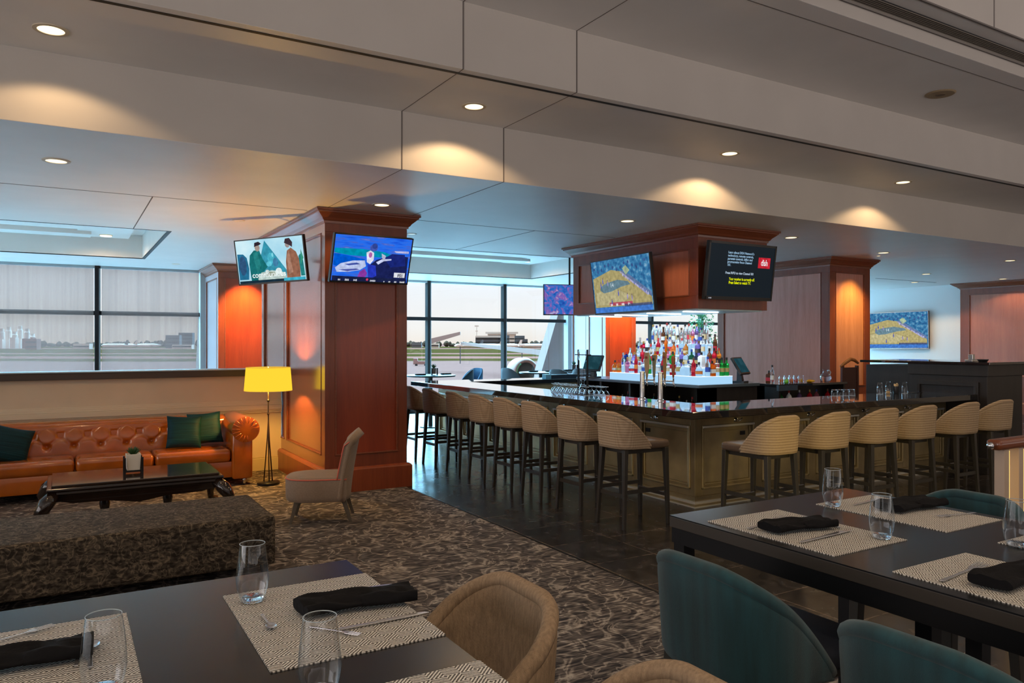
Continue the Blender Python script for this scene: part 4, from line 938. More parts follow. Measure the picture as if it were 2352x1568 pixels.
cols_by_tier = [['orange', 'orange', 'clear', 'pink', 'clear', 'red', 'clear', 'clear', 'green', 'clear', 'clear', 'red', 'clear', 'red', 'clear', 'clear', 'clear', 'red', 'clear'],
                ['blue', 'clear', 'violet', 'clear', 'red', 'clear', 'clear', 'amber', 'clear', 'clear', 'pink', 'green', 'clear', 'violet', 'clear', 'dark green', 'navy', 'white'],
                ['clear', 'red', 'white', 'brown', 'clear', 'red', 'clear', 'orange', 'clear', 'orange', 'clear', 'clear', 'amber', 'clear', 'clear', 'violet', 'clear'],
                ['clear', 'clear', 'clear', 'brown', 'clear', 'clear', 'clear', 'white', 'clear', 'clear', 'clear', 'pink', 'violet', 'clear', 'clear']]
labkeys = ['white', 'cream', None, 'black', 'white', 'gold', None, 'red', 'cream', 'blue', None, 'white', 'orange']
for ti, (x, y0, y1, z, x1) in enumerate(TI):
    cl = cols_by_tier[ti]; n = len(cl)
    for k, col in enumerate(cl):
        y = y1-.06-(y1-y0-.13)*k/(n-1)
        shp = shapes[(k*3+ti*2+(k//4)) % 5]; 
        if ti == 0 and k < 2: shp = 'squat'
        if ti == 3: shp = ('tall', 'round', 'tall', 'shoulder', 'tall')[k % 5]
        if col in ('navy', 'dark green'): shp = 'shoulder'
        lab = labkeys[(k*5+ti*3) % 13]; cap = (k*7+ti) % 6
        bottle(shp, col, lab, cap, rnd.uniform(.93, 1.06), '%s glass bottle %s, %s from the left on the %s lit tier' % (col, ('with %s label' % lab) if lab else 'without a label', ORD[k], TN[ti]), loc=(x+.066, y, z+.0005))
# bottles at the right-hand end of the display
k = 0
for (x, y, z, shp, col, lab, cap) in ((8.27, 8.245, 1.25, 'round', 'clear', 'blue', 4), (8.36, 8.245, 1.25, 'square', 'orange', 'white', 0), (8.46, 8.245, 1.25, 'shoulder', 'clear', 'cream', 0), (8.56, 8.245, 1.25, 'shoulder', 'green', 'gold', 0), (8.66, 8.245, 1.25, 'shoulder', 'green', 'gold', 0),
                                     (8.42, 8.36, 1.375, 'round', 'brown', 'red', 0), (8.52, 8.36, 1.375, 'round', 'red', 'orange', 0), (8.62, 8.36, 1.375, 'round', 'amber', 'black', 1), (8.55, 8.48, 1.55, 'tall', 'clear', 'white', 0), (8.66, 8.48, 1.55, 'tall', 'brown', 'red', 0), (8.62, 8.62, 1.73, 'tall', 'clear', 'white', 2)):
    bottle(shp, col, lab, cap, 1.0, '%s bottle with %s label at the right end of the lit display, %s one' % (col, lab, ORD[k]), loc=(x, y, z)); k += 1
k = 0
for y in (8.32, 8.44, 8.56, 8.72, 9.1, 9.3, 9.52, 9.95, 10.1):
    bottle('round' if k % 2 else 'square', ('clear', 'brown', 'dark green')[k % 3], 'cream', k % 6, .85, 'dim bottle inside the open back bar shelf below the lit tiers, %s from the right' % ORD[k], 'bottles in the open shelf', (8.15, y, .685)); k += 1
# bar mats and wells reflected items on garnish counter
gc = thing('garnish_counter', 'black side counter with steel end holding fruit jars and water pitcher', 'counter', (9.6, 8.05, 0))
MB().box(0, 1.68, 0, .72, 1.06, 1.10).done('top', GRANITE, gc, bevel=.004)
MB().box(.02, 1.64, .30, .70, 0, 1.06).box(.02, .06, .02, .70, 0, 1.06).box(1.60, 1.64, .02, .70, 0, 1.06).done('carcass', DARKWOOD, gc)
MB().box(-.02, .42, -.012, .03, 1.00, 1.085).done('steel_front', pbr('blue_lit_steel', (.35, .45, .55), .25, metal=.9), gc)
jar0 = None; JC = ['green', 'orange', 'red', 'yellow', 'orange', 'green', 'red']
for k, c in enumerate(JC):
    lab = 'glass garnish jar of %s fruit, %s from the left on the side counter' % (c, ORD[k])
    t = thing('garnish_jar', lab, 'jar', (9.95+.115*(k % 4)+.05*(k//4), 8.20+.13*(k//4), 1.10), 0, 'garnish jars')
    MB().lathe([(0, .001), (.045, 0), (.05, .01), (.05, .09), (.04, .105), (.046, .12)], seg=20).done('jar_glass', GLASS, t, smooth=True)
    m = MB()
    for q in range(9): m.lathe([(0, -.013), (.010, -.009), (.014, 0), (.010, .009), (0, .013)], (.024*math.cos(q*2.1), .024*math.sin(q*2.1), .016+.010*(q//2)), 8)
    m.done('fruit', FRUIT[c], t, smooth=True)['kind'] = 'stuff'
def fruit_round(nm, label, loc, r, mat):
    o = MB().lathe([(0, -r), (r*.5, -r*.87), (r*.87, -r*.5), (r, 0), (r*.87, r*.5), (r*.5, r*.87), (0, r*1.05)], seg=16).done(nm, mat, None, smooth=True); o.location = loc; tag(o, label, nm); return o
fruit_round('lime', 'green lime on the side counter, left of the orange fruit', (9.86, 8.12, 1.131), .03, FRUIT['green'])
def banana(label, loc, rz):
    pts = [(.10*math.cos(a), .10*math.sin(a)-.05, .022) for a in [PI*.15+PI*.7*k/12 for k in range(13)]]
    o = MB().tube(pts, [.006]+[.012+.010*math.sin(PI*k/10) for k in range(11)]+[.006], 10).done('banana', FRUIT['yellow'], None, smooth=True); o.location = loc; o.rotation_euler = (0, 0, rz); tag(o, label, 'banana', 'bananas'); return o
banana('yellow banana lying in front of the garnish jars', (10.50, 8.16, 1.10), 0); banana('yellow banana lying nearer the water pitcher', (10.62, 8.24, 1.10), .3)
t = thing('water_pitcher', 'round clear glass water pitcher with handle on the side counter', 'pitcher', (10.98, 8.25, 1.10))
MB().lathe([(0, .002), (.05, 0), (.085, .03), (.095, .07), (.08, .115), (.045, .145), (.042, .19), (.055, .21)], seg=32).done('body', GLASS, t, smooth=True)
MB().lathe([(0, .004), (.048, .004), (.082, .03), (.090, .07), (.085, .09), (0, .09)], seg=32).done('water', pbr('water', (.8, .9, 1), .02, trans=1, ior=1.33), t, smooth=True)
MB().tube([(.045, 0, .18), (.085, -.01, .19), (.115, -.015, .16), (.11, -.01, .12), (.078, 0, .11)], .008, 8).done('handle', MATS['glass_rim'], t, smooth=True)
for k, (x, y, c, lb) in enumerate(((9.62, 8.2, 'clear', 'white'), (9.72, 8.35, 'brown', 'red'))):
    bottle('tall' if k == 0 else 'square', c, lb, 0, .9, '%s bottle standing alone at the left end of the side counter' % c, 'bottles on the side counter', (x, y, 1.10))
for k, (x, c) in enumerate(((9.75, 'green'), (9.95, 'white'), (10.2, 'violet'), (10.45, 'red'), (10.62, 'pink'), (10.9, 'red'))):
    bottle('squat', c, 'white', k, .9, '%s bottle stored under the side counter, %s from the left' % (c, ORD[k]), 'bottles under the side counter', (x, 8.15, .80))
MB().box(.06, 1.60, .02, .3, .78, .80).done('shelf', STEEL, gc)

# tills
def till(label, loc, rz, tilt=-.5):
    t = thing('till_terminal', label, 'till', loc, rz, 'tills')
    M = Matrix.Translation((0, 0, .26)) @ Matrix.Rotation(tilt, 4, 'Y')
    MB().rbox(-.02, .02, -.19, .19, -.15, .15, .008, 2, M).done('monitor', BLACKP, t)
    MB().box(-.0225, -.020, -.165, .165, -.12, .125, M).done('screen', emis_noise('till_screen', [(.4, (.010, .045, .060)), (.7, (.03, .10, .13))], 6), t)
    MB().bar((.0, 0, .01), (.02, 0, .24), .09, .05).box(-.09, .10, -.10, .10, 0, .03).done('stand', BLACKP, t)
    return t
till('black touch screen till with blue screen, left of the bottle display', (8.02, 10.75, 1.13), .25, .42)
till('dark till seen from its back, right of the green bottles', (9.02, 8.30, 1.13), PI*.62, .55)

# ------------------------------------------------------------------ dark partition, pier and railing on the right
pt = thing('dark_partition', 'dark wood service partition with black top at the right end of the bar', 'partition', (10.56, 5.45, 0))
MB().box(0, .9, 0, 1.07, 0, 1.30).box(.02, .9, .02, 1.78, 0, 1.42).box(-.02, .92, -.02, 1.09, 1.30, 1.455).done('body', DARKWOOD, pt, bevel=.004)
m = MB()
m.box(-.03, -.0, .10, .16, .2, 1.22); m.box(-.03, 0, .91, .97, .2, 1.22); m.box(-.03, 0, .16, .91, 1.16, 1.22)
m.box(-.035, -.03, .13, .14, 1.07, 1.17); m.box(-.035, -.03, .93, .94, 1.07, 1.17); m.done('panel_molding', DARKWOOD, pt, bevel=.005)
MB().box(-.06, 1.0, -.06, 1.83, 1.455, 1.49).done('top', GRANITE, pt, bevel=.004)
o = MB().box(-.08, .08, -.05, .05, 0, .03).box(-.03, .03, -.03, .03, .03, .10).done('napkin_caddy', STEEL, None, bevel=.004); o.location = (10.8, 5.78, 1.49); tag(o, 'small steel caddy on top of the dark partition', 'caddy')
o = MB().lathe([(0, 0), (.05, 0), (.07, .03), (.07, .035), (0, .02)], seg=20).done('small_dish', BLACKP, None, smooth='auto'); o.location = (10.78, 5.62, 1.49); tag(o, 'small dark dish beside the steel caddy on the partition', 'dish')
rl = thing('railing', 'polished brown rail on pale lit posts at the right edge behind the table', 'railing', (4.83, 2.46, 0))
MB().rbox(0, 2.6, -.045, .045, 1.10, 1.165, .022, 3).done('handrail', pbr('polished_brown_rail', (.20, .055, .018), .2, coat=.5), rl, smooth=True)
MB().lathe([(0, 0), (.018, .004), (.022, .02), (.012, .03), (.012, .05)], (0, 0, 0), 16, Matrix.Translation((-.045, 0, 1.13)) @ Matrix.Rotation(PI/2, 4, 'Y')).done('end_finial', CHROME, rl, smooth=True)
PALEP = pbr('pale_painted_post', (.55, .42, .32), .5)
for x in (.10, .27, .9, 1.07, 1.7, 1.87): MB().box(x-.028, x+.028, -.03, .03, 0, 1.10).done('post', PALEP, rl, bevel=.003)
for x in (.15, .32, .95): MB().box(x-.006, x+.002, -.02, .02, .1, 1.09).done('light_strip', emis('post_strip%d' % int(x*100), (1, .62, .16), 1.6), rl)
lamp('post_glow', 'SPOT', (.22, .12, .95), 62, (1, .74, .22), (math.radians(86), 0, math.radians(-38)), rl, spot_size=math.radians(84), spot_blend=.5, shadow_soft_size=.15)
# host chair near the orange-lit block
t = thing('wooden_side_chair', 'dark wooden chair with curved pale top rail in front of the orange-lit block', 'chair', (11.55, 8.2, .0), 0)
m = MB(); m.prism([(-.23, 0), (-.19, 0), (-.17, 1.36), (-.22, 1.36)], .04, 1, -.02); m.prism([(.19, 0), (.23, 0), (.22, 1.36), (.17, 1.36)], .04, 1, -.02)
m.box(-.18, .18, -.012, .012, .5, 1.33); m.done('back_frame', pbr('red_brown_chair_wood', (.06, .014, .008), .4), t)
MB().tube([(-.24, 0, 1.35), (-.12, 0, 1.41), (.02, 0, 1.47), (.12, 0, 1.455), (.23, 0, 1.40)], [.02, .03, .032, .03, .02], 8).done('top_rail', pbr('amber_top_rail', (.35, .13, .03), .35), t, smooth=True)
MB().box(-.22, .22, -.46, .0, .46, .50).done('seat', DARKWOOD, t)
for sx in (-.2, .2): MB().bar((sx, -.43, 0), (sx, -.43, .46), .035).done('leg', DARKWOOD, t)

# ------------------------------------------------------------------ lounge
sf = thing('chesterfield_sofa', 'long glossy orange leather tufted sofa with rolled arms against the half wall', 'sofa', (.55, 10.15, 0))
SX0, SX1 = -1.28, 1.22      # inner width between arms
MB().rbox(SX0-.12, SX1+.12, -.42, .40, .10, .30, .02, 2).done('base', LEATHER, sf, smooth='auto')
btn = []
rows = [(.66, 0), (.535, .5)]
W_ = SX1-SX0; nb = 9
for z, off in rows:
    for k in range(nb):
        x = SX0+(k+.5+off*.999)*W_/nb
        if x < SX1-.06: btn.append((x, z))
def fb_(u, v):
    x = SX0-.02+(W_+.04)*u; z = .38+.46*v
    if v < .78: y = .15-.02+.06*v
    d = 0
    for bx_, bz_ in btn:
        r2 = ((x-bx_)**2+((z-bz_)*1.1)**2); d += .045*math.exp(-r2/.0012)
    # pleats running between buttons
    f = 0
    for bx_, bz_ in btn:
        for sx, sz in ((.5*W_/nb, .125), (-.5*W_/nb, .125)):
            # distance to segment
            px, pz = x-bx_, z-bz_; L2_ = sx*sx+sz*sz; tt = max(0, min(1, (px*sx+pz*sz)/L2_)); dd = (px-sx*tt)**2+(pz-sz*tt)**2
            f = max(f, .009*math.exp(-dd/.00022))
    y = .13+.10*v-.02*math.sin(PI*min(1, v*1.1)) + d + f*(1 if v < .86 else 0)
    if v > .80:
        a = (v-.80)/.20*PI*.95; y = .13+.09-.055*math.sin(a)+.10*(1-math.cos(a))/2+.02; z = .748+.055*math.sin(a*.5)*1.4
    return (x, y, z)
m = MB(); m.grid(fb_, 190, 46); tbk = m.done('tufted_back', LEATHER, sf, smooth=True)
MB().rbox(SX0-.1, SX1+.1, .20, .45, .10, .80, .06, 3).done('back_body', LEATHER, sf, smooth=True)
for bx_, bz_ in btn:
    v = (bz_-.38)/.46; bt = MB(); bt.lathe([(0, -.008), (.012, -.006), (.014, 0), (.010, .005), (0, .006)], (0, 0, 0), 10, Matrix.Translation((bx_, .13+.10*v+.03-.0, bz_)) @ Matrix.Rotation(PI/2, 4, 'X')); bt.done('button', LEATHER, tbk, smooth=True)
xs = [SX0+.005, -.445, .361, SX1-.005]
for k in range(3):
    m = MB(); m.rbox(xs[k]+.004, xs[k+1]-.004, -.44, .13, .29, .455, .055, 4); o = m.done('seat_cushion', LEATHER, sf, smooth=True)
for s_, xi in ((-1, SX0), (1, SX1)):
    m = MB(); prof = []
    # arm section in XZ: upright panel with scroll
    cx, cz, rr = xi+s_*.155, .685, .165
    m2 = MB()
    N_ = 40
    def fa(u, v):
        a = PI*1.0+2*PI*u; r_ = rr*(1+.02*math.sin(a*14)*(1-abs(2*v-1))*0)
        return (cx+r_*math.cos(a), -.47+.87*v, cz+r_*math.sin(a)*.95)
    V = m2.grid(fa, N_, 10, closeu=True)
    for j, rev in ((0, False), (9, True)):
        ring = [V[i][j] for i in range(N_)]; cvt = m2.b.verts.new((cx, -.485 if j == 0 else .41, cz))
        for i in range(N_):
            tri = (ring[i], ring[(i+1) % N_], cvt); m2.b.faces.new(tri if not rev else tri[::-1])
    arl = m2.done('arm_roll', LEATHER, sf, smooth='auto')
    MB().rbox(min(xi, xi+s_*.24), max(xi, xi+s_*.24), -.46, .40, .08, .66, .03, 3).done('arm_panel', LEATHER, sf, smooth=True)
    pp = MB()
    for k in range(14):
        a = PI*1.55-k*PI*1.5/13 if s_ > 0 else PI*1.45+k*PI*1.5/13
        pp.tube([(cx+rr*.45*math.cos(a), -.487, cz+rr*.45*math.sin(a)), (cx+rr*.97*math.cos(a), -.478, cz+rr*.94*math.sin(a))], [.002, .005], 6)
    pp.done('arm_pleats', LEATHER, arl, smooth=True)
for x in (SX0-.15, SX1+.15):
    for y in (-.40, .34): MB().lathe([(0, .085), (.035, .085), (.02, .05), (.026, .02), (.015, 0), (0, 0)], (x, y, 0), 14).done('foot', STEEL if y < 0 else BLACKM, sf, smooth=True)
def cushion(label, loc, rot, s=.40, mat=TEALV):
    m = MB()
    def f(u, v, sg):
        x, y = 2*u-1, 2*v-1; w = (1-x**4)*(1-y**4); k = 1-.07*(1-abs(x)**2)*abs(y)-.0; kk = 1-.07*(1-y*y)*abs(x)
        return (x*s/2*kk, sg*(.004+.062*w**.6), y*s/2*k)
    V1 = m.grid(lambda u, v: f(u, v, 1), 22, 22); V2 = m.grid(lambda u, v: f(u, v, -1), 22, 22)
    n = 22; e1 = [V1[i][0] for i in range(n)]+[V1[n-1][j] for j in range(1, n)]+[V1[i][n-1] for i in range(n-2, -1, -1)]+[V1[0][j] for j in range(n-2, 0, -1)]
    e2 = [V2[i][0] for i in range(n)]+[V2[n-1][j] for j in range(1, n)]+[V2[i][n-1] for i in range(n-2, -1, -1)]+[V2[0][j] for j in range(n-2, 0, -1)]
    for i in range(len(e1)): m.b.faces.new((e1[i], e1[(i+1) % len(e1)], e2[(i+1) % len(e2)], e2[i]))
    bmesh.ops.recalc_face_normals(m.b, faces=m.b.faces)
    o = m.done('throw_pillow', mat, None, smooth=True); o.location = loc; o.rotation_euler = rot
    return tag(o, label, 'pillow', 'dark teal throw pillows')
cushion('dark teal ribbed pillow on the sofa, front one of the pair by the right arm', (1.27, 10.06, .655), (-.30, .05, -.05), .40)
cushion('dark teal ribbed pillow tucked behind the other against the right sofa arm', (1.53, 10.18, .675), (-.30, -.05, .04), .40)
cushion('dark teal pillow leaning at the left end of the orange sofa', (-.52, 10.02, .62), (-.35, .28, .15), .42)

ct = thing('coffee_table', 'low glossy dark brown coffee table with curved legs in front of the sofa', 'coffee table', (.62, 8.44, 0))
MB().box(-.72, .72, -.40, .40, .425, .45).done('top', COFFEET, ct, bevel=.006)
m = MB(); m.sweep_rect(-.70, .70, -.38, .38, [(-.02, .425), (.055, .425), (.06, .405), (.045, .39), (.055, .37), (.03, .355), (.03, .30), (-.02, .30)]); m.done('apron', COFFEEW, ct, bevel=.003)
for sy in (-1, 1):
    MB().prism([(-.66, .305), (.66, .305), (.55, .28), (.25, .275), (0, .235), (-.25, .275), (-.55, .28)], .03, 1, sy*.40-.015).done('apron_drop', COFFEEW, ct)
for sx in (-1, 1):
    for sy in (-1, 1):
        P_ = [(.70, .38, .36), (.76, .44, .30), (.80, .47, .22), (.77, .45, .12), (.775, .45, .05), (.83, .49, .02)]
        MB().tube([(sx*a, sy*b, c) for a, b, c in P_], [.060, .068, .058, .038, .035, .040], 10).lathe([(0, 0), (.045, 0), (.05, .02), (.03, .05), (0, .06)], (sx*.82, sy*.48, 0), 14).done('leg', COFFEEW, ct, smooth=True)
for x in (-.28, .28): MB().lathe([(0, 0), (.04, 0), (.05, .03), (.03, .07), (.035, .12), (.05, .2), (.03, .26), (.03, .31)], (x, -.1, 0), 14).done('center_support', COFFEEW, ct, smooth=True)
pl = thing('potted_succulent', 'small spiky succulent in a white square pot on black stand, on the coffee table', 'plant', (.595, 8.44, .45))
m = MB()
for sx in (-1, 1):
    for sy in (-1, 1): m.box(sx*.078-.008, sx*.078+.008, sy*.078-.008, sy*.078+.008, 0, .165)
m.box(-.078, .078, -.008, .008, .022, .036); m.box(-.008, .008, -.078, .078, .022, .036)
m.box(-.078, .078, -.083, -.073, .022, .036); m.box(-.078, .078, .073, .083, .022, .036)
m.done('stand', BLACKM, pl)
m = MB(); m.lathe([(0, .036), (.082, .036), (.094, .195), (.085, .195), (.08, .175), (0, .175)], seg=4, M=Matrix.Rotation(PI/4, 4, 'Z')); m.done('pot', LAMPW, pl, bevel=.004)
m = MB(); m.box(-.055, .055, -.055, .055, .165, .184); m.done('gravel', pbr('gravel', (.35, .28, .2), .9, noise=.5, scale=120), pl)
m = MB()
for k in range(22):
    a = k*2.4; tl = .25+.75*(k/22); r_ = .065*tl; h_ = .09*(1.15-tl*.8)
    m.lathe([(0, 0), (.010, .015), (.008, .05), (0, .085)], (0, 0, 0), 6, Matrix.Translation((0, 0, .18)) @ Matrix.Rotation(a, 4, 'Z') @ Matrix.Rotation(tl*1.0, 4, 'Y') @ Matrix.Diagonal((1, .6, 1.1, 1)))
m.done('leaves', LEAF, pl, smooth='auto')

fl = thing('floor_lamp', 'slim black floor lamp with glowing yellow drum shade beside the column', 'floor lamp', (2.175, 9.60, 0))
MB().lathe([(0, 0), (.125, 0), (.135, .008), (.135, .03), (.12, .04), (.02, .045), (0, .05)], seg=36).done('base', BLACKM, fl, smooth='auto')
m = MB(); m.tube([(.05, 0, .04), (.012, .0, .55), (0, 0, .86), (-.0, 0, 1.16)], .008, 8); m.tube([(-.05, .015, .04), (-.012, .005, .55), (.003, 0, .86)], .007, 8); m.tube([(0, -.05, .04), (0, -.01, .55), (0, 0, .86)], .007, 8)
m.lathe([(0, 1.02), (.012, 1.02), (.018, 1.035), (.012, 1.05), (0, 1.05)], seg=12); m.lathe([(0, .86), (.012, .86), (.015, .87), (.012, .885), (0, .885)], seg=12); m.done('stem', pbr('dark_bronze_rod', (.06, .035, .02), .4, metal=.6), fl, smooth=True)
MB().lathe([(.285, 1.16), (.262, 1.445)], seg=48).done('lamp_shade', SHADE, fl, smooth=True, solid=.004)
shd = [c for c in fl.children if c.name.startswith('lamp_shade')][0]
MB().tube([(.284*math.cos(2*PI*k/40), .284*math.sin(2*PI*k/40), 1.162) for k in range(40)], .004, 6, closed=True).tube([(.262*math.cos(2*PI*k/40), .262*math.sin(2*PI*k/40), 1.445) for k in range(40)], .004, 6, closed=True).done('shade_trim', emis('shade_trim_lit', (.75, .42, .05), 1), shd, smooth=True)
MB().lathe([(0, 1.445), (.006, 1.445), (.010, 1.46), (.004, 1.475), (0, 1.475)], seg=10).tube([(-.26, 0, 1.44), (.26, 0, 1.44)], .003, 6).done('finial', STEEL, fl, smooth=True)
MB().lathe([(0, 1.21), (.03, 1.24), (.03, 1.27), (.012, 1.32), (0, 1.32)], seg=14).done('bulb', emis('bulb', (1, .7, .3), 6), fl, smooth=True)
lamp('lamp_light', 'POINT', (0, 0, 1.30), 130, (1, .52, .10), (0, 0, 0), fl, shadow_soft_size=.06)
o = MB().tube([(2.05, 9.63, .005), (1.95, 9.8, .006), (1.96, 10.2, .006), (2.1, 10.6, .006)], .004, 6).done('lamp_cord', BLACKM, None, smooth=True); tag(o, 'thin black cord running from the floor lamp to the half wall', 'cord')

bn = thing('upholstered_bench', 'long dark brown damask bench in front of the coffee table', 'bench', (.0, 6.27, 0))
m = MB(); m.rbox(-1.6, 1.37, -.48, .48, .09, .455, .035, 4); m.done('upholstered_body', BENCHF, bn, smooth=True)
for x in (-1.45, 1.30):
    for y in (-.4, .4): MB().bar((x, y, 0), (x, y, .10), .04, .055).done('foot', BLACKM, bn)

sc = thing('slipper_chair', 'taupe slipper chair with coral piping and high curved back, beside the column', 'chair', (2.20, 7.48, 0), math.radians(158))
# faces +x locally
m = MB()
def seatf(a):
    # plan outline of the seat: round front, square back
    x = .30*math.cos(a); y = .27*math.sin(a)
    if x > 0: y = .27*math.copysign(abs(math.sin(a))**.75, math.sin(a)); x = .33*abs(math.cos(a))**.85
    else: x = -.27*min(1, abs(math.cos(a))*1.7); y = .26*math.copysign(min(1, abs(math.sin(a))*1.6), math.sin(a))
    return x, y
NS = 56
def fs(u, v):
    x, y = seatf(2*PI*u)
    zz = [(.94, .205), (.985, .225), (1, .26), (1, .34), (1, .40), (.985, .43), (.93, .445), (.6, .452), (.0, .455)]
    k, z = zz[round(v*8)]
    return (x*k, y*k, z)
V = m.grid(fs, NS, 9, closeu=True); m.b.faces.new([V[i][0] for i in range(NS)][::-1]); bmesh.ops.remove_doubles(m.b, verts=m.b.verts, dist=.0005); sts = m.done('seat', BEIGE, sc, smooth='auto')
MB().tube([(seatf(2*PI*k/80)[0]*.995, seatf(2*PI*k/80)[1]*.995, .425) for k in range(80)], .006, 6, closed=True).done('seat_piping', CORAL, sts, smooth=True)
def bkf(u, v):
    s = 2*u-1; y = .262*s*(1-.04*v); top = .865-.075*abs(s)**3.2
    z = .215+(top-.215)*v
    x = -.262+.075*(abs(s)**2.2)*1.0-.10*v**1.4-(.045 if v > .93 else 0)*(v-.93)/.07
    return (x, y, z)
m = MB(); m.grid(bkf, 25, 16); bks = m.done('back', BEIGE, sc, smooth=True, solid=.075, sub=0)
m = MB(); m.tube([Vector(bkf(.0, v/14))+Vector((.028, -.003, 0)) for v in range(5, 15)]+[Vector(bkf(k/24, 1))+Vector((.03, 0, .004)) for k in range(1, 24)]+[Vector(bkf(1, v/14))+Vector((.028, .003, 0)) for v in range(14, 4, -1)], .006, 6); m.done('back_piping', CORAL, bks, smooth=True)
for x, y, xx, yy in ((.20, .17, .26, .20), (.20, -.17, .26, -.20), (-.24, .18, -.31, .20), (-.24, -.18, -.31, -.20)):
    MB().bar((xx, yy, 0), (x, y, .225), .028, .05).done('leg', LEGT, sc, bevel=.003)

# ------------------------------------------------------------------ television sets
def tv_basis(loc, yaw, tilt, roll):
    n = Vector((math.cos(yaw)*math.cos(tilt), math.sin(yaw)*math.cos(tilt), -math.sin(tilt)))
    r = Vector((0, 0, 1)).cross(n).normalized(); up = n.cross(r)
    R_ = r*math.cos(roll)+up*math.sin(roll); U = up*math.cos(roll)-r*math.sin(roll)
    M = Matrix((R_, U, n)).transposed().to_4x4(); M.translation = Vector(loc); return M
D = PI/180
def tv(label, loc, yaw, tilt, roll, w, wall, screen_mat, bezel=.014, depth=.045, bcol=None):
    """local x right, y up, z towards the viewer; wall = local z of the wall plate"""
    t = thing('television', label, 'television', (0, 0, 0), 0, 'television screens')
    t.matrix_world = tv_basis(loc, yaw, tilt, roll); h = w*.5625
    MB().box(-w/2, w/2, -h/2, h/2, -depth, -.001).box(-w*.3, w*.3, -h*.3, h*.3, -depth-.03, -depth).done('housing', BLACKP, t, bevel=.003)
    bz = MB(); b = bezel
    bz.box(-w/2, w/2, h/2-b, h/2, -.002, .006); bz.box(-w/2, w/2, -h/2, -h/2+b*1.5, -.002, .006); bz.box(-w/2, -w/2+b, -h/2, h/2, -.002, .006); bz.box(w/2-b, w/2, -h/2, h/2, -.002, .006); bz.done('bezel', bcol or BLACKP, t)
    MB().box(-w/2+b, w/2-b, -h/2+b*1.4, h/2-b, -.001, .001).done('screen', screen_mat, t)
    m = MB(); m.tube([(0, 0, -depth-.03), (0, .0, -wall)], .022, 10); m.box(-.10, .10, -.10, .10, -depth-.045, -depth-.03); m.done('wall_bracket', BLACKM, t)
    return t, w, h
EM = {}
def em(c, s=1):
    k = (tuple(c), s)
    if k not in EM: EM[k] = emis_noise('screen_ink_%d' % len(EM), [(.3, tuple(x*.72 for x in c)), (.7, tuple(x*1.22 for x in c))], 16, s)
    return EM[k]
def scr(t):
    return [c for c in t.children if c.name.startswith('screen')][0]
def shapes(name, t, w, h, items, z=.0016):
    """items: (colour, [(u,v)...]) with u,v in -1..1 screen coordinates"""
    m = MB(); mats = []
    for i, (c, pts) in enumerate(items):
        mt = em(c)
        if mt not in mats: mats.append(mt)
        m.poly([(u*w/2*.97, v*h/2*.95, z+i*.00012) for u, v in pts], mats.index(mt))
    bmesh.ops.triangulate(m.b, faces=m.b.faces)
    o = m.done(name, mats, scr(t)); 
    return o
def ell(cx, cy, rx, ry, n=18, a0=0): return [(cx+rx*math.cos(2*PI*k/n+a0), cy+ry*math.sin(2*PI*k/n+a0)) for k in range(n)]
def text(name, t, s, u, v, size, col, w, h, align='LEFT', bold=.0, z=.004, sx=1.0):
    c = bpy.data.curves.new(name, 'FONT'); c.body = s; c.size = size; c.align_x = align; c.align_y = 'CENTER'; c.offset = bold; c.space_line = .95
    c.materials.append(em(col)); o = bpy.data.objects.new(name, c); COL.objects.link(o); c.resolution_u = 3
    me = bpy.data.meshes.new_from_object(o); bpy.data.objects.remove(o); o = bpy.data.objects.new(name, me); COL.objects.link(o)
    o.parent = scr(t); o.location = (u*w/2, v*h/2, z); o.scale = (sx, 1, 1); return o

def blurred_words(name, t, w, h, u0, v, gaps, size, col, z=.004):
    # ticker lettering too blurred to read in the photo: short strokes of the same size
    m = MB(); u = u0; r_ = random.Random(len(name)+int(w*100)+len(gaps))
    for n_ in gaps:
        for k in range(n_):
            d = size*r_.uniform(.35, .6); hh = size*r_.uniform(.35, .5)
            m.box(u*w/2, u*w/2+d, v*h/2-hh, v*h/2+hh, z-.0005, z); u += (d+size*.18)*2/w
        u += size*2.2*2/w
    return m.done(name, em(col), scr(t))
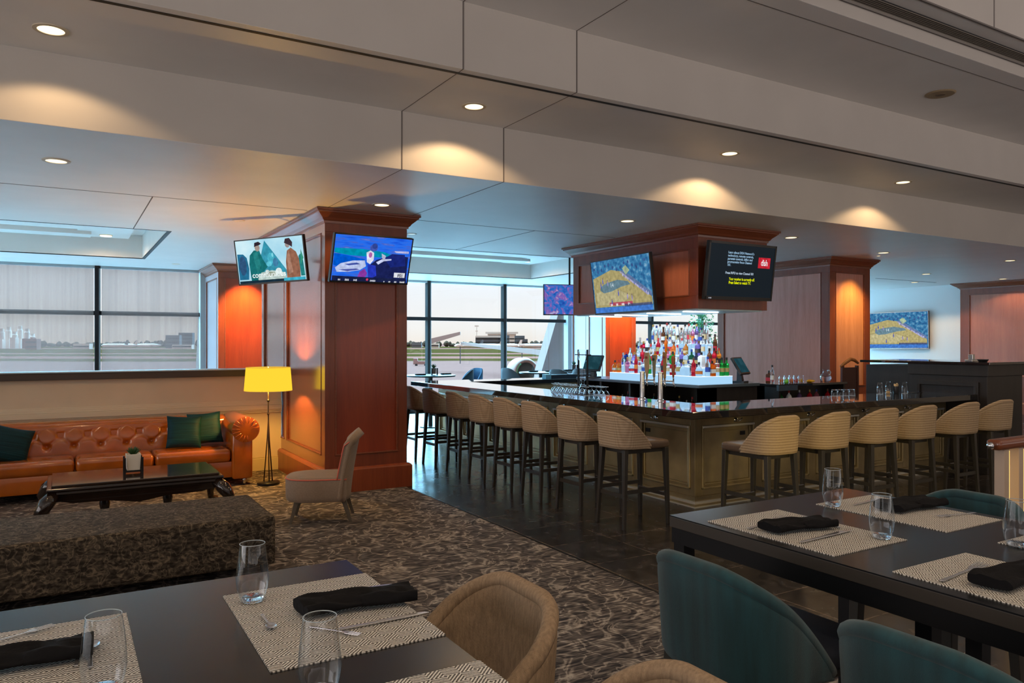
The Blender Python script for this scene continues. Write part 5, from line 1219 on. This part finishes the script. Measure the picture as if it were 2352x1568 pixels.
# 1: lounge side, daylight interior with two people and a wedge of blue
t, w, h = tv('television on the lounge side of the near column showing two standing people', (2.18, 9.51, 2.76), -139*D, 7.6*D, 2.2*D, 1.0, .36, emis_noise('screen_room', [(.3, (.30, .62, .80)), (.55, (.52, .80, .90)), (.75, (.75, .92, .96))], 2.2))
shapes('screen_image', t, w, h, [
    ((.02, .16, .30), [(-.98, -.80), (-.70, -.80), (-.66, -.3), (-.70, .2), (-.80, .38), (-.98, .40)]), ((.03, .09, .2), ell(-.84, -.15, .11, .45)),
    ((.04, .30, .42), [(-.12, .93), (.46, -.5), (.40, -.95), (-.40, -.95), (-.30, .1)]), ((.07, .45, .58), ell(.02, .1, .10, .25)), ((.12, .55, .68), ell(-.05, -.15, .08, .12)), ((.05, .2, .35), ell(.15, -.1, .08, .2)), ((.2, .65, .75), ell(.08, .25, .03, .1)),
    ((.01, .16, .17), [(-.62, -.95), (-.64, -.1), (-.60, .30), (-.46, .52), (-.30, .50), (-.22, .1), (-.10, -.28), (-.24, -.5), (-.26, -.95)]), ((.02, .22, .22), [(-.5, .4), (-.36, .45), (-.30, -.2), (-.42, -.6)]),
    ((.38, .30, .26), ell(-.35, .62, .075, .16)), ((.03, .02, .03), [(-.44, .66), (-.42, .86), (-.30, .90), (-.22, .80), (-.28, .74), (-.40, .70)]),
    ((.30, .13, .08), [(.44, -.95), (.46, -.1), (.52, .38), (.64, .50), (.78, .30), (.86, -.1), (.84, -.95)]), ((.42, .22, .15), [(.5, .1), (.58, .4), (.64, -.6), (.52, -.7)]),
    ((.40, .33, .32), ell(.55, .66, .07, .15)), ((.05, .03, .04), [(.46, .74), (.50, .92), (.62, .94), (.70, .74), (.68, .52), (.62, .60)]),
    ((.02, .22, .22), [(.86, -.8), (.84, .1), (.90, .2), (.96, -.1), (.98, -.8)]), ((.04, .30, .20), [(.88, -.3), (.92, .4), (.98, .0)]),
    ((.50, .62, .58), [(-.42, -.80), (-.30, -.52), (.0, -.45), (.25, -.5), (.42, -.62), (.40, -.92), (-.40, -.92)]), ((.75, .85, .85), ell(.22, -.5, .09, .14)), ((.30, .35, .25), ell(-.02, -.62, .15, .1)), ((.68, .78, .76), ell(-.12, -.5, .06, .09)),
    ((.01, .03, .05), [(-.98, -.99), (-.98, -.86), (.35, -.86), (.35, -.99)]), ((.05, .42, .58), [(.35, -.99), (.35, -.84), (.98, -.84), (.98, -.99)])])
text('caption_text', t, 'communities', -.08, -.60, .095, (.85, .92, .92), w, h, 'CENTER', .0015)
blurred_words('ticker_marks', t, w, h, -.92, -.93, (5, 2, 9, 7), .022, (.6, .7, .75))
blurred_words('corner_marks', t, w, h, .5, -.92, (6, 5), .020, (.7, .9, .95))
# 2: near column face, blue race car
t, w, h = tv('television on the front of the near column showing a blue blurred racing scene', (3.07, 8.36, 2.71), -82.9*D, 17.1*D, .8*D, 1.0, .22, emis_noise('screen_race', [(.25, (.008, .06, .60)), (.5, (.02, .16, .85)), (.62, (.06, .12, .55)), (.8, (.35, .40, .80))], 6, stretch=(.8, 5, 1)))
shapes('screen_image', t, w, h, [
    ((.0, .28, .42), [(-.98, .42), (-.3, .44), (.3, .36), (.6, .2), (.2, .12), (-.6, .14), (-.98, .22)]), ((.0, .10, .62), [(-.98, .20), (-.6, .12), (-.2, .0), (-.2, -.25), (-.9, -.35), (-.98, -.3)]),
    ((.01, .015, .09), [(.0, -.9), (-.1, -.3), (.1, .0), (.35, .15), (.7, .25), (.95, .2), (.97, -.9)]), ((.01, .02, .18), [(.3, .1), (.5, .3), (.85, .3), (.9, -.2), (.5, -.3)]),
    ((.50, .58, .85), [(-.93, -.42), (-.80, -.22), (-.5, -.08), (-.2, -.05), (-.15, -.3), (-.3, -.48), (-.6, -.58), (-.88, -.60)]), ((.05, .08, .35), [(-.7, -.25), (-.4, -.16), (-.3, -.22), (-.6, -.3)]), ((.08, .10, .4), [(-.85, -.5), (-.4, -.42), (-.3, -.46), (-.6, -.55)]),
    ((.75, .75, .88), [(-.16, .1), (-.18, .3), (-.08, .40), (.02, .30), (.03, .0), (-.05, -.2), (-.14, -.12)]), ((.45, .12, .40), ell(-.07, .2, .045, .12)), ((.06, .10, .45), ell(.0, .52, .10, .16)), ((.03, .06, .3), ell(.02, .6, .07, .12)),
    ((.55, .60, .85), [(.1, -.1), (.25, .05), (.5, .08), (.5, .02), (.3, -.04), (.16, -.2)]), ((.5, .5, .7), [(.22, .3), (.24, .1), (.32, .0), (.34, .2)]),
    ((.25, .04, .35), [(-.36, -.88), (-.30, -.55), (-.18, -.40), (-.1, -.6), (-.16, -.88)]), ((.02, .04, .5), [(-.12, -.2), (.1, -.25), (.15, -.7), (-.05, -.9)]), ((.5, .5, .8), [(.55, .44), (.95, .46), (.95, .36), (.6, .36)]),
    ((.70, .72, .78), [(.62, -.74), (.62, -.52), (.92, -.52), (.92, -.74)]), ((.01, .015, .06), [(-.98, -.99), (-.98, -.76), (.98, -.80), (.98, -.99)]), ((.7, .05, .12), ell(-.08, -.88, .03, .055))])
text('channel_logo', t, 'FS1', .77, -.63, .052, (.02, .02, .05), w, h, 'CENTER', .0015)
blurred_words('ticker_marks', t, w, h, -.80, -.88, (2, 3, 3), .024, (.6, .62, .7)); blurred_words('ticker_marks', t, w, h, .0, -.88, (5,), .022, (.6, .62, .7)); blurred_words('ticker_marks', t, w, h, .35, -.90, (1, 2, 2), .022, (.6, .62, .7))
blurred_words('corner_marks', t, w, h, .78, -.90, (4,), .026, (.7, .7, .75))
# court pictures
def court(t, w, h, dim=1.0):
    Y = (.40*dim, .34*dim, .15*dim); B = (.05*dim, .17*dim, .40*dim); G = (.13*dim, .22*dim, .27*dim)
    it = [(Y, [(-.98, .35), (-.3, .62), (.10, .50), (.62, -.10), (.98, -.45), (.98, -.78), (-.98, -.78)]), ((.46*dim, .41*dim, .22*dim), [(-.9, -.2), (-.2, -.1), (.3, -.4), (.0, -.7), (-.9, -.7)]),
          ((.12*dim, .18*dim, .34*dim), [(.02, .55), (.14, .55), (.98, -.35), (.98, -.52), (.86, -.40)]), ((.34*dim, .33*dim, .55*dim), [(.0, .5), (.05, .5), (.90, -.42), (.86, -.46)]),
          (G, [(-.75, -.12), (-.72, .02), (-.5, .14), (-.1, .22), (.25, .12), (.32, .0), (.0, -.06), (-.35, -.2), (-.62, -.24)]),
          ((.35*dim, .45*dim, .30*dim), [(.10, .62), (.22, .72), (.34, .52), (.2, .36)])]
    for k in range(16): it.append((((.45, .5, .75), (.16, .2, .5), (.5, .42, .6))[k % 3], [(.08+.052*k+.0, .40-.050*k), (.105+.052*k, .42-.050*k), (.115+.052*k, .34-.050*k), (.09+.052*k, .32-.050*k)]))
    for k in range(14): it.append(((.04*dim, .09*dim, .25*dim), ell(-.9+.135*k, .72+.12*math.sin(k*5), .03, .06)))
    for k, (u, v) in enumerate(((-.62, .2), (-.45, .12), (-.1, -.3), (.2, -.45), (-.35, -.62), (.35, -.5), (-.7, .05))): it.append((((.10, .12, .45), (.3, .25, .5))[k % 2], ell(u, v, .018, .10))); it.append(((.2, .14, .15), ell(u, v+.12, .014, .03)))
    it += [((.06, .20, .62), [(-.98, -.99), (-.98, -.80), (.98, -.80), (.98, -.99)])]
    for k in range(20): it.append(((.04, .06, .18), ell(.1+.045*k, -.76, .02, .06)))
    shapes('screen_image', t, w, h, it)
    text('court_emblem', t, '14', -.3, .03, .06*w, (.6, .72, .78), w, h, 'CENTER', .001)
SCB = emis_noise('screen_crowd', [(.35, (.02, .10, .26)), (.55, (.05, .22, .42)), (.75, (.25, .45, .62))], 14)
t, w, h = tv('large television on the left face of the bar canopy showing a basketball court', (6.87, 8.55, 2.575), -182.7*D, 7*D, .2*D, 1.43, .26, SCB)
court(t, w, h)
shapes('score_bar', t, w, h, [((.45, .08, .12), [(-.45, -.74), (-.45, -.62), (.35, -.62), (.35, -.74)])], .006); blurred_words('score_marks', t, w, h, -.40, -.68, (2, 2, 3, 2), .038, (.8, .75, .8), .008)
blurred_words('ticker_marks', t, w, h, -.85, -.9, (4, 1, 3), .032, (.45, .62, .75)); blurred_words('ticker_marks', t, w, h, .6, -.9, (4,), .034, (.45, .62, .75))
t, w, h = tv('television on the white wall at right showing a basketball court', (20.34, 12.95, 2.10), -180*D, 1.0*D, .5*D, 1.85, .085, SCB, bcol=STEEL); court(t, w, h, 1.15)
# black information screen
t, w, h = tv('black television on the front of the bar canopy with white and yellow text', (7.74, 7.10, 2.69), -86.8*D, 7.5*D, .5*D, 1.34, .17, pbr('black_screen', (.004, .006, .009), .35, spec=.12, emit=(.004, .009, .014), es=1), bezel=.03)
text('message_text', t, "Learn about DISH Network's\ntechnology, remote controls,\nparental controls, billing and\nprogramming from Channel\n101.", -.45, .43, .043, (.35, .55, .75), w, h, bold=.0008, sx=1.0)
text('instruction_text', t, 'Press INFO to view Channel 101', -.48, -.06, .044, (.50, .62, .75), w, h, bold=.001, sx=.95)
text('status_text', t, 'Your receiver is currently off.\nPress Select to watch TV.', -.36, -.33, .050, (.75, .80, .0), w, h, bold=.0015, sx=.85)
shapes('logo_block', t, w, h, [((.55, .02, .035), [(.48, .18), (.48, .58), (.86, .58), (.86, .18)])], .004)
text('logo_text', t, 'dish', .65, .36, .115, (.85, .82, .85), w, h, 'CENTER', .002, z=.006, sx=.75)
blurred_words('maker_mark', t, w, h, -.90, -.945, (5,), .016, (.40, .40, .45), .0085)
# hanging screen behind the canopy
t, w, h = tv('small television hanging beyond the canopy showing a blue and pink crowd', (8.75, 12.5, 2.61), -110*D, 0, 0, 1.1, .12, emis_noise('screen_fans', [(.30, (.01, .05, .35)), (.48, (.03, .16, .55)), (.60, (.25, .10, .40)), (.72, (.50, .55, .75))], 9, dist=.8))
MB().tube([(0, .25, -.05), (0, 1.11, -.05)], .02, 8).done('ceiling_pole', BLACKM, t)
if False: tv('dark television edge seen past the left end of the bar canopy', (7.55, 10.42, 2.72), 92*D, 5*D, 0, 1.0, .20, pbr('off_screen', (.01, .01, .012), .1))

# ------------------------------------------------------------------ far tables and chairs by the windows
def round_table(label, x, y, r=.42):
    t = thing('bistro_table', label, 'table', (x, y, 0), 0, 'dark tables by the windows')
    MB().lathe([(0, 1.05), (r-.01, 1.05), (r, 1.065), (r, 1.08), (0, 1.085)], seg=36).done('table_top', BLACKM, t, smooth='auto')
    MB().lathe([(0, 0), (.22, 0), (.22, .02), (.045, .03), (.045, 1.05), (0, 1.05)], seg=20).done('pedestal', BLACKM, t, smooth='auto'); return t
round_table('dark round high table by the window mullion right of the near column', 6.55, 14.4, .52)
round_table('dark high table by the windows behind the tall bar rack', 9.4, 14.6, .5)
round_table('dark high table by the windows left of the white column panels', 10.55, 14.9, .5)
def tub(label, x, y, rz, mat, group=None):
    t = thing('tub_stool', label, 'chair', (x, y, 0), rz, 'tub chairs by the windows')
    def fn(u, v):
        (a, b), q = shell_path(u, .25, -.26, .1, .2); z = .74+(.44*(1-max(0, q)**2))*v+.01*v
        return (a, b, z)
    m = MB(); m.grid(fn, 31, 5); m.done('backrest', mat, t, smooth=True, solid=.035)
    MB().rbox(-.24, .22, -.22, .22, .70, .80, .03, 2).done('seat', mat, t, smooth=True)
    for sx in (-.2, .2):
        for sy in (-.17, .17): MB().bar((sx, sy, 0), (sx, sy, .71), .03, .04).done('leg', BLACKM, t)
    return t
GREYF = pbr('grey_fabric', (.10, .12, .14), .8)
tub('navy rounded stool back seen nearest the left window table', 7.22, 14.35, 2.6, NAVY); tub('blue stool seen from the side, right of the navy one', 7.72, 14.9, 3.4, pbr('blue_fabric', (.015, .10, .22), .7))
tub('grey stool left of the second window mullion by the window', 8.75, 14.7, .2, GREYF); tub('grey stool just right of the second window mullion', 9.25, 13.5, .4, GREYF); tub('grey stool fourth along the windows, behind the bar rack', 10.0, 13.7, .5, GREYF)
tub('blue stool peeking past the near column above the bar end', 5.02, 13.4, 1.2, pbr('deep_blue_fabric', (.01, .07, .15), .7))
def planter(label, x, y, z):
    t = thing('table_planter', label, 'plant', (x, y, z), 0, 'planters on the window tables')
    m = MB()
    for s_ in (-.06, .06): m.box(s_-.012, s_+.012, -.012-.05, .012-.05, 0, .14)
    m.done('stand', BLACKM, t); MB().lathe([(0, .02), (.048, .02), (.055, .14), (0, .13)], seg=16).done('pot', pbr('taupe_pot', (.25, .17, .14), .6) if 'taupe_pot' not in MATS else MATS['taupe_pot'], t, smooth='auto')
    m = MB()
    for k in range(14): m.lathe([(0, 0), (.012, .03), (0, .11)], (0, 0, 0), 5, Matrix.Translation((0, 0, .13)) @ Matrix.Rotation(k*2.4, 4, 'Z') @ Matrix.Rotation(.15+.05*k, 4, 'Y'))
    m.done('leaves', LEAF, t); return t
planter('small plant in a stand on the left window table', 6.62, 14.4, 1.085); planter('small plant in a taupe pot on the window table behind the bar rack', 10.5, 14.85, 1.085)
for k, (x, y) in enumerate(((6.28, 14.3), (6.88, 14.35), (9.2, 14.6), (9.62, 14.55), (10.3, 14.8))):
    o = MB().rbox(-.11, .11, -.045, .045, 0, .03, .012, 2).done('rolled_napkin', NAPKIN, None, smooth=True); o.location = (x, y, 1.086); tag(o, 'dark napkin roll on a window table, %s from the left' % ORD[k], 'napkin', 'napkins on the window tables')
o = MB().box(-.6, .6, -.06, .06, 0, .075).box(-.62, -.50, -.07, .07, 0, .085, mi=1).done('bar_caddy_rack', [pbr('navy_rack', (.01, .04, .07), .4), pbr('pale_blue_end', (.2, .5, .65), .4)], None, bevel=.004); o.location = (8.55, 12.2, BZ); tag(o, 'long dark blue rack lying on the far bar counter', 'rack')
# indoor tree at the window right of the bottles
pt_ = thing('indoor_tree', 'leafy green potted tree at the window right of the bottle display', 'plant', (16.1, 16.3, 0))
MB().lathe([(0, 0), (.2, 0), (.26, .5), (.23, .5), (.22, .45), (0, .45)], seg=24).done('pot', pbr('grey_pot', (.2, .2, .2), .6), pt_, smooth='auto')
MB().tube([(0, 0, .4), (.04, .02, 1.1), (-.02, 0, 1.8), (0, 0, 2.5)], [.03, .028, .02, .01], 8).done('trunk', pbr('bark', (.12, .08, .05), .9), pt_)
m = MB()
for k in range(900):
    a = rnd.uniform(0, 2*PI); zz = rnd.uniform(.9, 2.75); rr_ = rnd.uniform(.05, .5)*(1-.35*abs(zz-1.8)); p0_ = Vector((rr_*math.cos(a), rr_*math.sin(a), zz))
    d_ = Vector((rnd.uniform(-1, 1), rnd.uniform(-1, 1), rnd.uniform(-.6, .4))).normalized()*.055; s_ = d_.cross(Vector((rnd.uniform(-1, 1), rnd.uniform(-1, 1), 1))).normalized()*.022
    m.poly([p0_-d_, p0_+s_, p0_+d_, p0_-s_])
m.done('foliage', LEAFB, pt_)

# ------------------------------------------------------------------ outside: airfield
GZ = -4.0
FW = Vector((math.cos(59.4*D), math.sin(59.4*D), 0)); RT = Vector((math.sin(59.4*D), -math.cos(59.4*D), 0))
def field_mat():
    m, N, L = nodes('airfield'); out = N('ShaderNodeOutputMaterial'); b = N('ShaderNodeBsdfDiffuse'); L(b.outputs[0], out.inputs[0])
    tc = N('ShaderNodeTexCoord'); sp = N('ShaderNodeSeparateXYZ'); L(tc.outputs['Object'], sp.inputs[0])
    nz = N('ShaderNodeTexNoise'); nz.inputs['Scale'].default_value = .012; nz.inputs['Detail'].default_value = 6; L(tc.outputs['Object'], nz.inputs[0])
    ad = N('ShaderNodeMath'); ad.operation = 'MULTIPLY_ADD'; ad.inputs[1].default_value = 60; L(nz.outputs[0], ad.inputs[0]); L(sp.outputs['Y'], ad.inputs[2])
    dv = N('ShaderNodeMath'); dv.operation = 'DIVIDE'; dv.inputs[1].default_value = 1500; L(ad.outputs[0], dv.inputs[0])
    T_ = (.125, .053, .043); G_ = (.034, .020, .006); R_ = (.13, .046, .036)
    r = ramp(N, [(0, T_), (.175, T_), (.18, G_), (.205, G_), (.207, R_), (.235, R_), (.237, G_), (.275, G_), (.277, R_), (.30, R_), (.302, G_), (.48, G_), (.483, R_), (.56, R_), (.562, G_), (.80, G_), (.81, R_), (1.0, R_)], 'LINEAR')
    L(dv.outputs[0], r.inputs[0]); L(r.outputs[0], b.inputs[0]); return m
yawF = math.atan2(FW.y, FW.x)-PI/2
fld = MB().box(-3500, 3500, 14, 4800, -.5, 0).done('ground', field_mat()); fld.location = (0, 0, GZ); fld.rotation_euler = (0, 0, yawF); struct(fld)
def far(o, d, s):
    """stand an object at distance d in front of the building and s sideways"""
    p = FW*d+RT*s; o.location = (p.x, p.y, GZ); o.rotation_euler = (0, 0, yawF)
    return o
def px2s(px, d): return (px-1176)/1740*d
TREEM = pbr('far_tree', (.060, .036, .024), 1.0, spec=0); BLD = pbr('far_building_grey', (.085, .075, .085), .8); BLW = pbr('far_building_white', (.70, .50, .42), .8); RED = pbr('far_red', (.22, .06, .04), .8)
def tree_blob(m, x, w, h, y=0):
    m.lathe([(w*.15, 0), (w*.5, h*.3), (w*.45, h*.65), (w*.2, h*.92), (0, h)], (x, y, 0), 7)
m = MB()
for k in range(760):
    x = -1150+k*3.3+rnd.uniform(-3, 3); tree_blob(m, x, rnd.uniform(5, 11), rnd.uniform(5, 9.5)+1.5*math.sin(k*.07), rnd.uniform(-15, 15))
o = far(m.done('tree_line', TREEM), 1120, 0); tag(o, 'dark distant tree line across the horizon outside the windows', 'trees'); o['kind'] = 'stuff'
def bldg(label, px0, px1, h, d, mat, top=None, nm='terminal_building'):
    a, b = px2s(px0, d), px2s(px1, d); t = thing(nm, label, 'building', (0, 0, 0)); far(t, d, (a+b)/2); w = (b-a)/2
    MB().box(-w, w, 0, 6, 0, h).done('walls', mat, t)
    m = MB()
    for r_ in range(max(1, int(h//4))): m.box(-w*.95, w*.95, -.15, .02, 1.6+r_*4, 3.0+r_*4)
    m.done('window_band', ALU, t)
    if top: MB().box(-w*top, w*top, -1, 7, h, h+2.2).done('roof', BLW, t)
    return t
bldg('long low blue-grey terminal on the horizon under the mast', 1092, 1150, 12, 900, BLD, 1.0); bldg('pale glazed terminal block on the horizon at the second mullion', 1120, 1185, 17, 935, BLW, 1.15)
bldg('dark blue hangar left of the pale roofs on the horizon', 1150, 1205, 14, 880, BLD); bldg('pale flat-roofed terminal right of the second mullion', 1170, 1182, 15.5, 865, BLW, 1.5); bldg('long grey-blue terminal wing right of the second mullion', 1186, 1212, 10, 850, BLD)
bldg('low dark building at the left of the clear window', 946, 968, 6.5, 900, BLD); bldg('low white building behind the first clear mullion', 990, 1008, 5, 900, BLW)
bldg('boxy grey building on the horizon in the shaded window', 380, 412, 14, 820, BLD); bldg('taller boxy building at the right of the shaded window', 410, 442, 17, 850, BLD, nm='office_building'); bldg('long low white shed in the shaded window', 168, 205, 5, 700, BLW, nm='shed')
bldg('low red building at the left of the shaded window', 58, 84, 9, 640, RED, nm='shed'); bldg('low pale shed below the boxy buildings', 395, 440, 4, 700, BLW, nm='shed'); bldg('low building at the windows under the bar canopy', 1500, 1560, 9, 880, BLD)
for k, (px, h_) in enumerate(((4, 20), (20, 22), (34, 17), (46, 23), (62, 20), (74, 15))):
    t = thing('storage_tower', 'pale storage tower of the plant at far left, %s from the left' % ORD[k], 'tower', (0, 0, 0), 0, 'towers of the distant plant'); far(t, 760+(k % 2)*12, px2s(px, 760+(k % 2)*12))
    MB().lathe([(0, 0), (2.6, 0), (2.6, h_*.8), (2.0, h_*.86), (2.0, h_), (0, h_)], seg=10).done('shell', BLW, t); MB().box(-2.7, 2.7, -3.5, 2, 0, 9+k % 3).done('annex', RED if k > 3 else BLW, t)
t = thing('radio_mast', 'thin lattice radio mast on the horizon in the clear window', 'mast', (0, 0, 0)); far(t, 960, px2s(1095, 960))
MB().box(-.5, .5, -.5, .5, 0, 27).box(-2.6, 2.6, -.5, .5, 26, 28).box(-1.6, 1.6, -.5, .5, 20, 21).done('mast', BLW, t)
for k, (px, y_, lab) in enumerate(((1057, 0, 'slim airfield light pole left of the second mullion'), (1199, 0, 'airfield light pole near the concrete fin'))):
    d_ = 210; t = thing('light_pole', lab, 'light pole', (0, 0, 0), 0, 'airfield light poles'); far(t, d_, px2s(px, d_)); MB().box(-.12, .12, -.12, .12, 0, 4.8).done('pole', BLD, t); MB().box(-.8, .8, -.3, .3, 4.8, 5.3).done('lamp_head', BLW, t)
# parked jets far away
for k, (px, d_) in enumerate(((1075, 700), (1165, 720), (1222, 700), (1120, 690), (262, 760), (285, 780), (340, 800), (600, 700), (1520, 700))):
    if k == 7: continue
    t = thing('distant_airliner', 'tiny white airliner parked on the horizon, %s of the distant ones' % ORD[k if k < 7 else 7], 'airplane', (0, 0, 0), 0, 'distant airliners'); far(t, d_, px2s(px, d_))
    MB().lathe([(0, -13), (1.4, -11), (1.9, -7), (1.9, 7), (1.2, 11), (.3, 14)], (0, 0, 0), 10, Matrix.Translation((0, 0, 3)) @ Matrix.Rotation(PI/2, 4, 'Y')).done('fuselage', BLW, t, smooth=True)
    MB().prism([(10, 3.5), (13.5, 3.5), (14.5, 8.5), (12.5, 8.5)], .5, 1).done('tail', BLW if k % 2 else BLD, t)
# near jet wing and engine
WHP = pbr('aircraft_white', (.20, .12, .10), .6); 
jw = thing('airliner_wing', 'white airliner wing with raised wingtip and engine close outside the clear window', 'airplane', (0, 0, 0)); far(jw, 100, 0); jw.location.z = 0
def P3(px, py, d): return Vector(((px-1176)/1740*d, d-100, 1.75-(py-787)/1740*d))
a_, b_, c_ = P3(1245, 812, 96), P3(1058, 788, 150), P3(1002, 784, 154)
m = MB()
def wing(m, A, B, ca, cb, ta, tb):
    vs = [m.b.verts.new(p) for p in (A+Vector((0, 0, ta)), A+Vector((0, ca, ta*.6)), A+Vector((0, ca, -ta)), A+Vector((0, 0, -ta)), B+Vector((0, 0, tb)), B+Vector((0, cb, tb)), B+Vector((0, cb, -tb)), B+Vector((0, 0, -tb)))]
    for f in ((0, 1, 2, 3), (7, 6, 5, 4), (0, 4, 5, 1), (1, 5, 6, 2), (2, 6, 7, 3), (3, 7, 4, 0)): m.b.faces.new([vs[i] for i in f])
wing(m, a_+Vector((6, 0, -.6)), b_, 9, 3, .45, .25); m.done('wing_panel', WHP, jw)
m = MB(); wing(m, P3(985, 784, 150), P3(1057, 765, 150), 3, 1.2, .5, .3); m.done('winglet', pbr('winglet_grey', (.32, .21, .18), .6), jw)
ec = P3(1210, 854, 100)
m = MB(); Mx = Matrix.Translation(ec) @ Matrix.Rotation(math.radians(18), 4, 'Z') @ Matrix.Rotation(-PI/2, 4, 'X')
m.lathe([(1.25, .3), (1.5, 0), (1.75, .3), (1.9, 1.2), (1.8, 3.2), (1.2, 4.6), (0, 4.6)], (0, 0, 0), 32, Mx); m.done('engine_cowl', WHP, jw, smooth=True)
MB().lathe([(0, .6), (1.25, .9), (1.26, .3)], (0, 0, 0), 32, Mx).done('engine_fan', pbr('engine_dark', (.02, .03, .03), .4), jw, smooth=True)
MB().tube([Mx @ Vector((1.35*math.cos(a*PI/10), 1.35*math.sin(a*PI/10), .12)) for a in range(2, 14)], .16, 6).done('green_stripe', pbr('engine_green', (.05, .14, .06), .5), jw, smooth=True)
t = thing('service_vehicle', 'small reddish service vehicle on the apron left of the first clear mullion', 'vehicle', (0, 0, 0)); far(t, 190, px2s(967, 190)); t.scale = (.55,)*3; MB().box(-3.4, 3.4, -1, 1, .6, 2.2).box(-3.4, -1.5, -1, 1, 2.2, 3.4).done('body', pbr('pale_red', (.30, .15, .13), .6), t); MB().box(-2.6, -1.6, -1.05, 1.05, 0, .9).box(1.6, 2.6, -1.05, 1.05, 0, .9).done('wheels', BLACKP, t)
tr_ = struct(MB().box(-16, 30, 17.7, 32, -.9, -.6).done('unseen_bounce_slab', pbr('bounce_slab_white', (.72, .74, .76), .9)))  # unseen slab added outside to bounce sky light onto the ceiling
# building's own concrete fins
for k, (x, lab) in enumerate(((12.9, 'slanted pale concrete fin of the building outside, right of the clear window'), (3.0, 'slanted concrete fin outside at the right of the shaded window'))):
    t = thing('concrete_fin', lab, 'buttress', (x, 19.0, 0), 0, 'concrete fins')
    MB().prism([(-1.25, GZ), (.6, GZ), (.6, 3.6), (.25, 3.6), (-.05, 2.6), (-.62, .95)] if k == 0 else [(-.6, GZ), (.6, GZ), (.6, 3.6), (-.18, 3.6), (-.30, .95)], .4, 1, 0).done('fin', CONC, t)
# added unseen fill light: rows of downlights over the dining area behind the camera
for k, (x, y) in enumerate(((-2.5, .5), (1.2, .2), (4.6, .3), (8.2, .6), (-1.5, -2.5), (2.5, -2.5), (6.5, -2.5), (11.5, .5), (12.5, 3.0))):
    z = ZT if y < 3 else ZT
    t = dup(dl0, 'added fill downlight over the dining tables behind the viewer, unseen', (x, y, ZT))
    lamp('downlight_beam', 'SPOT', (0, 0, -.02), 60, (1, .80, .58), (0, 0, 0), t, spot_size=math.radians(120), spot_blend=.6, shadow_soft_size=.08)
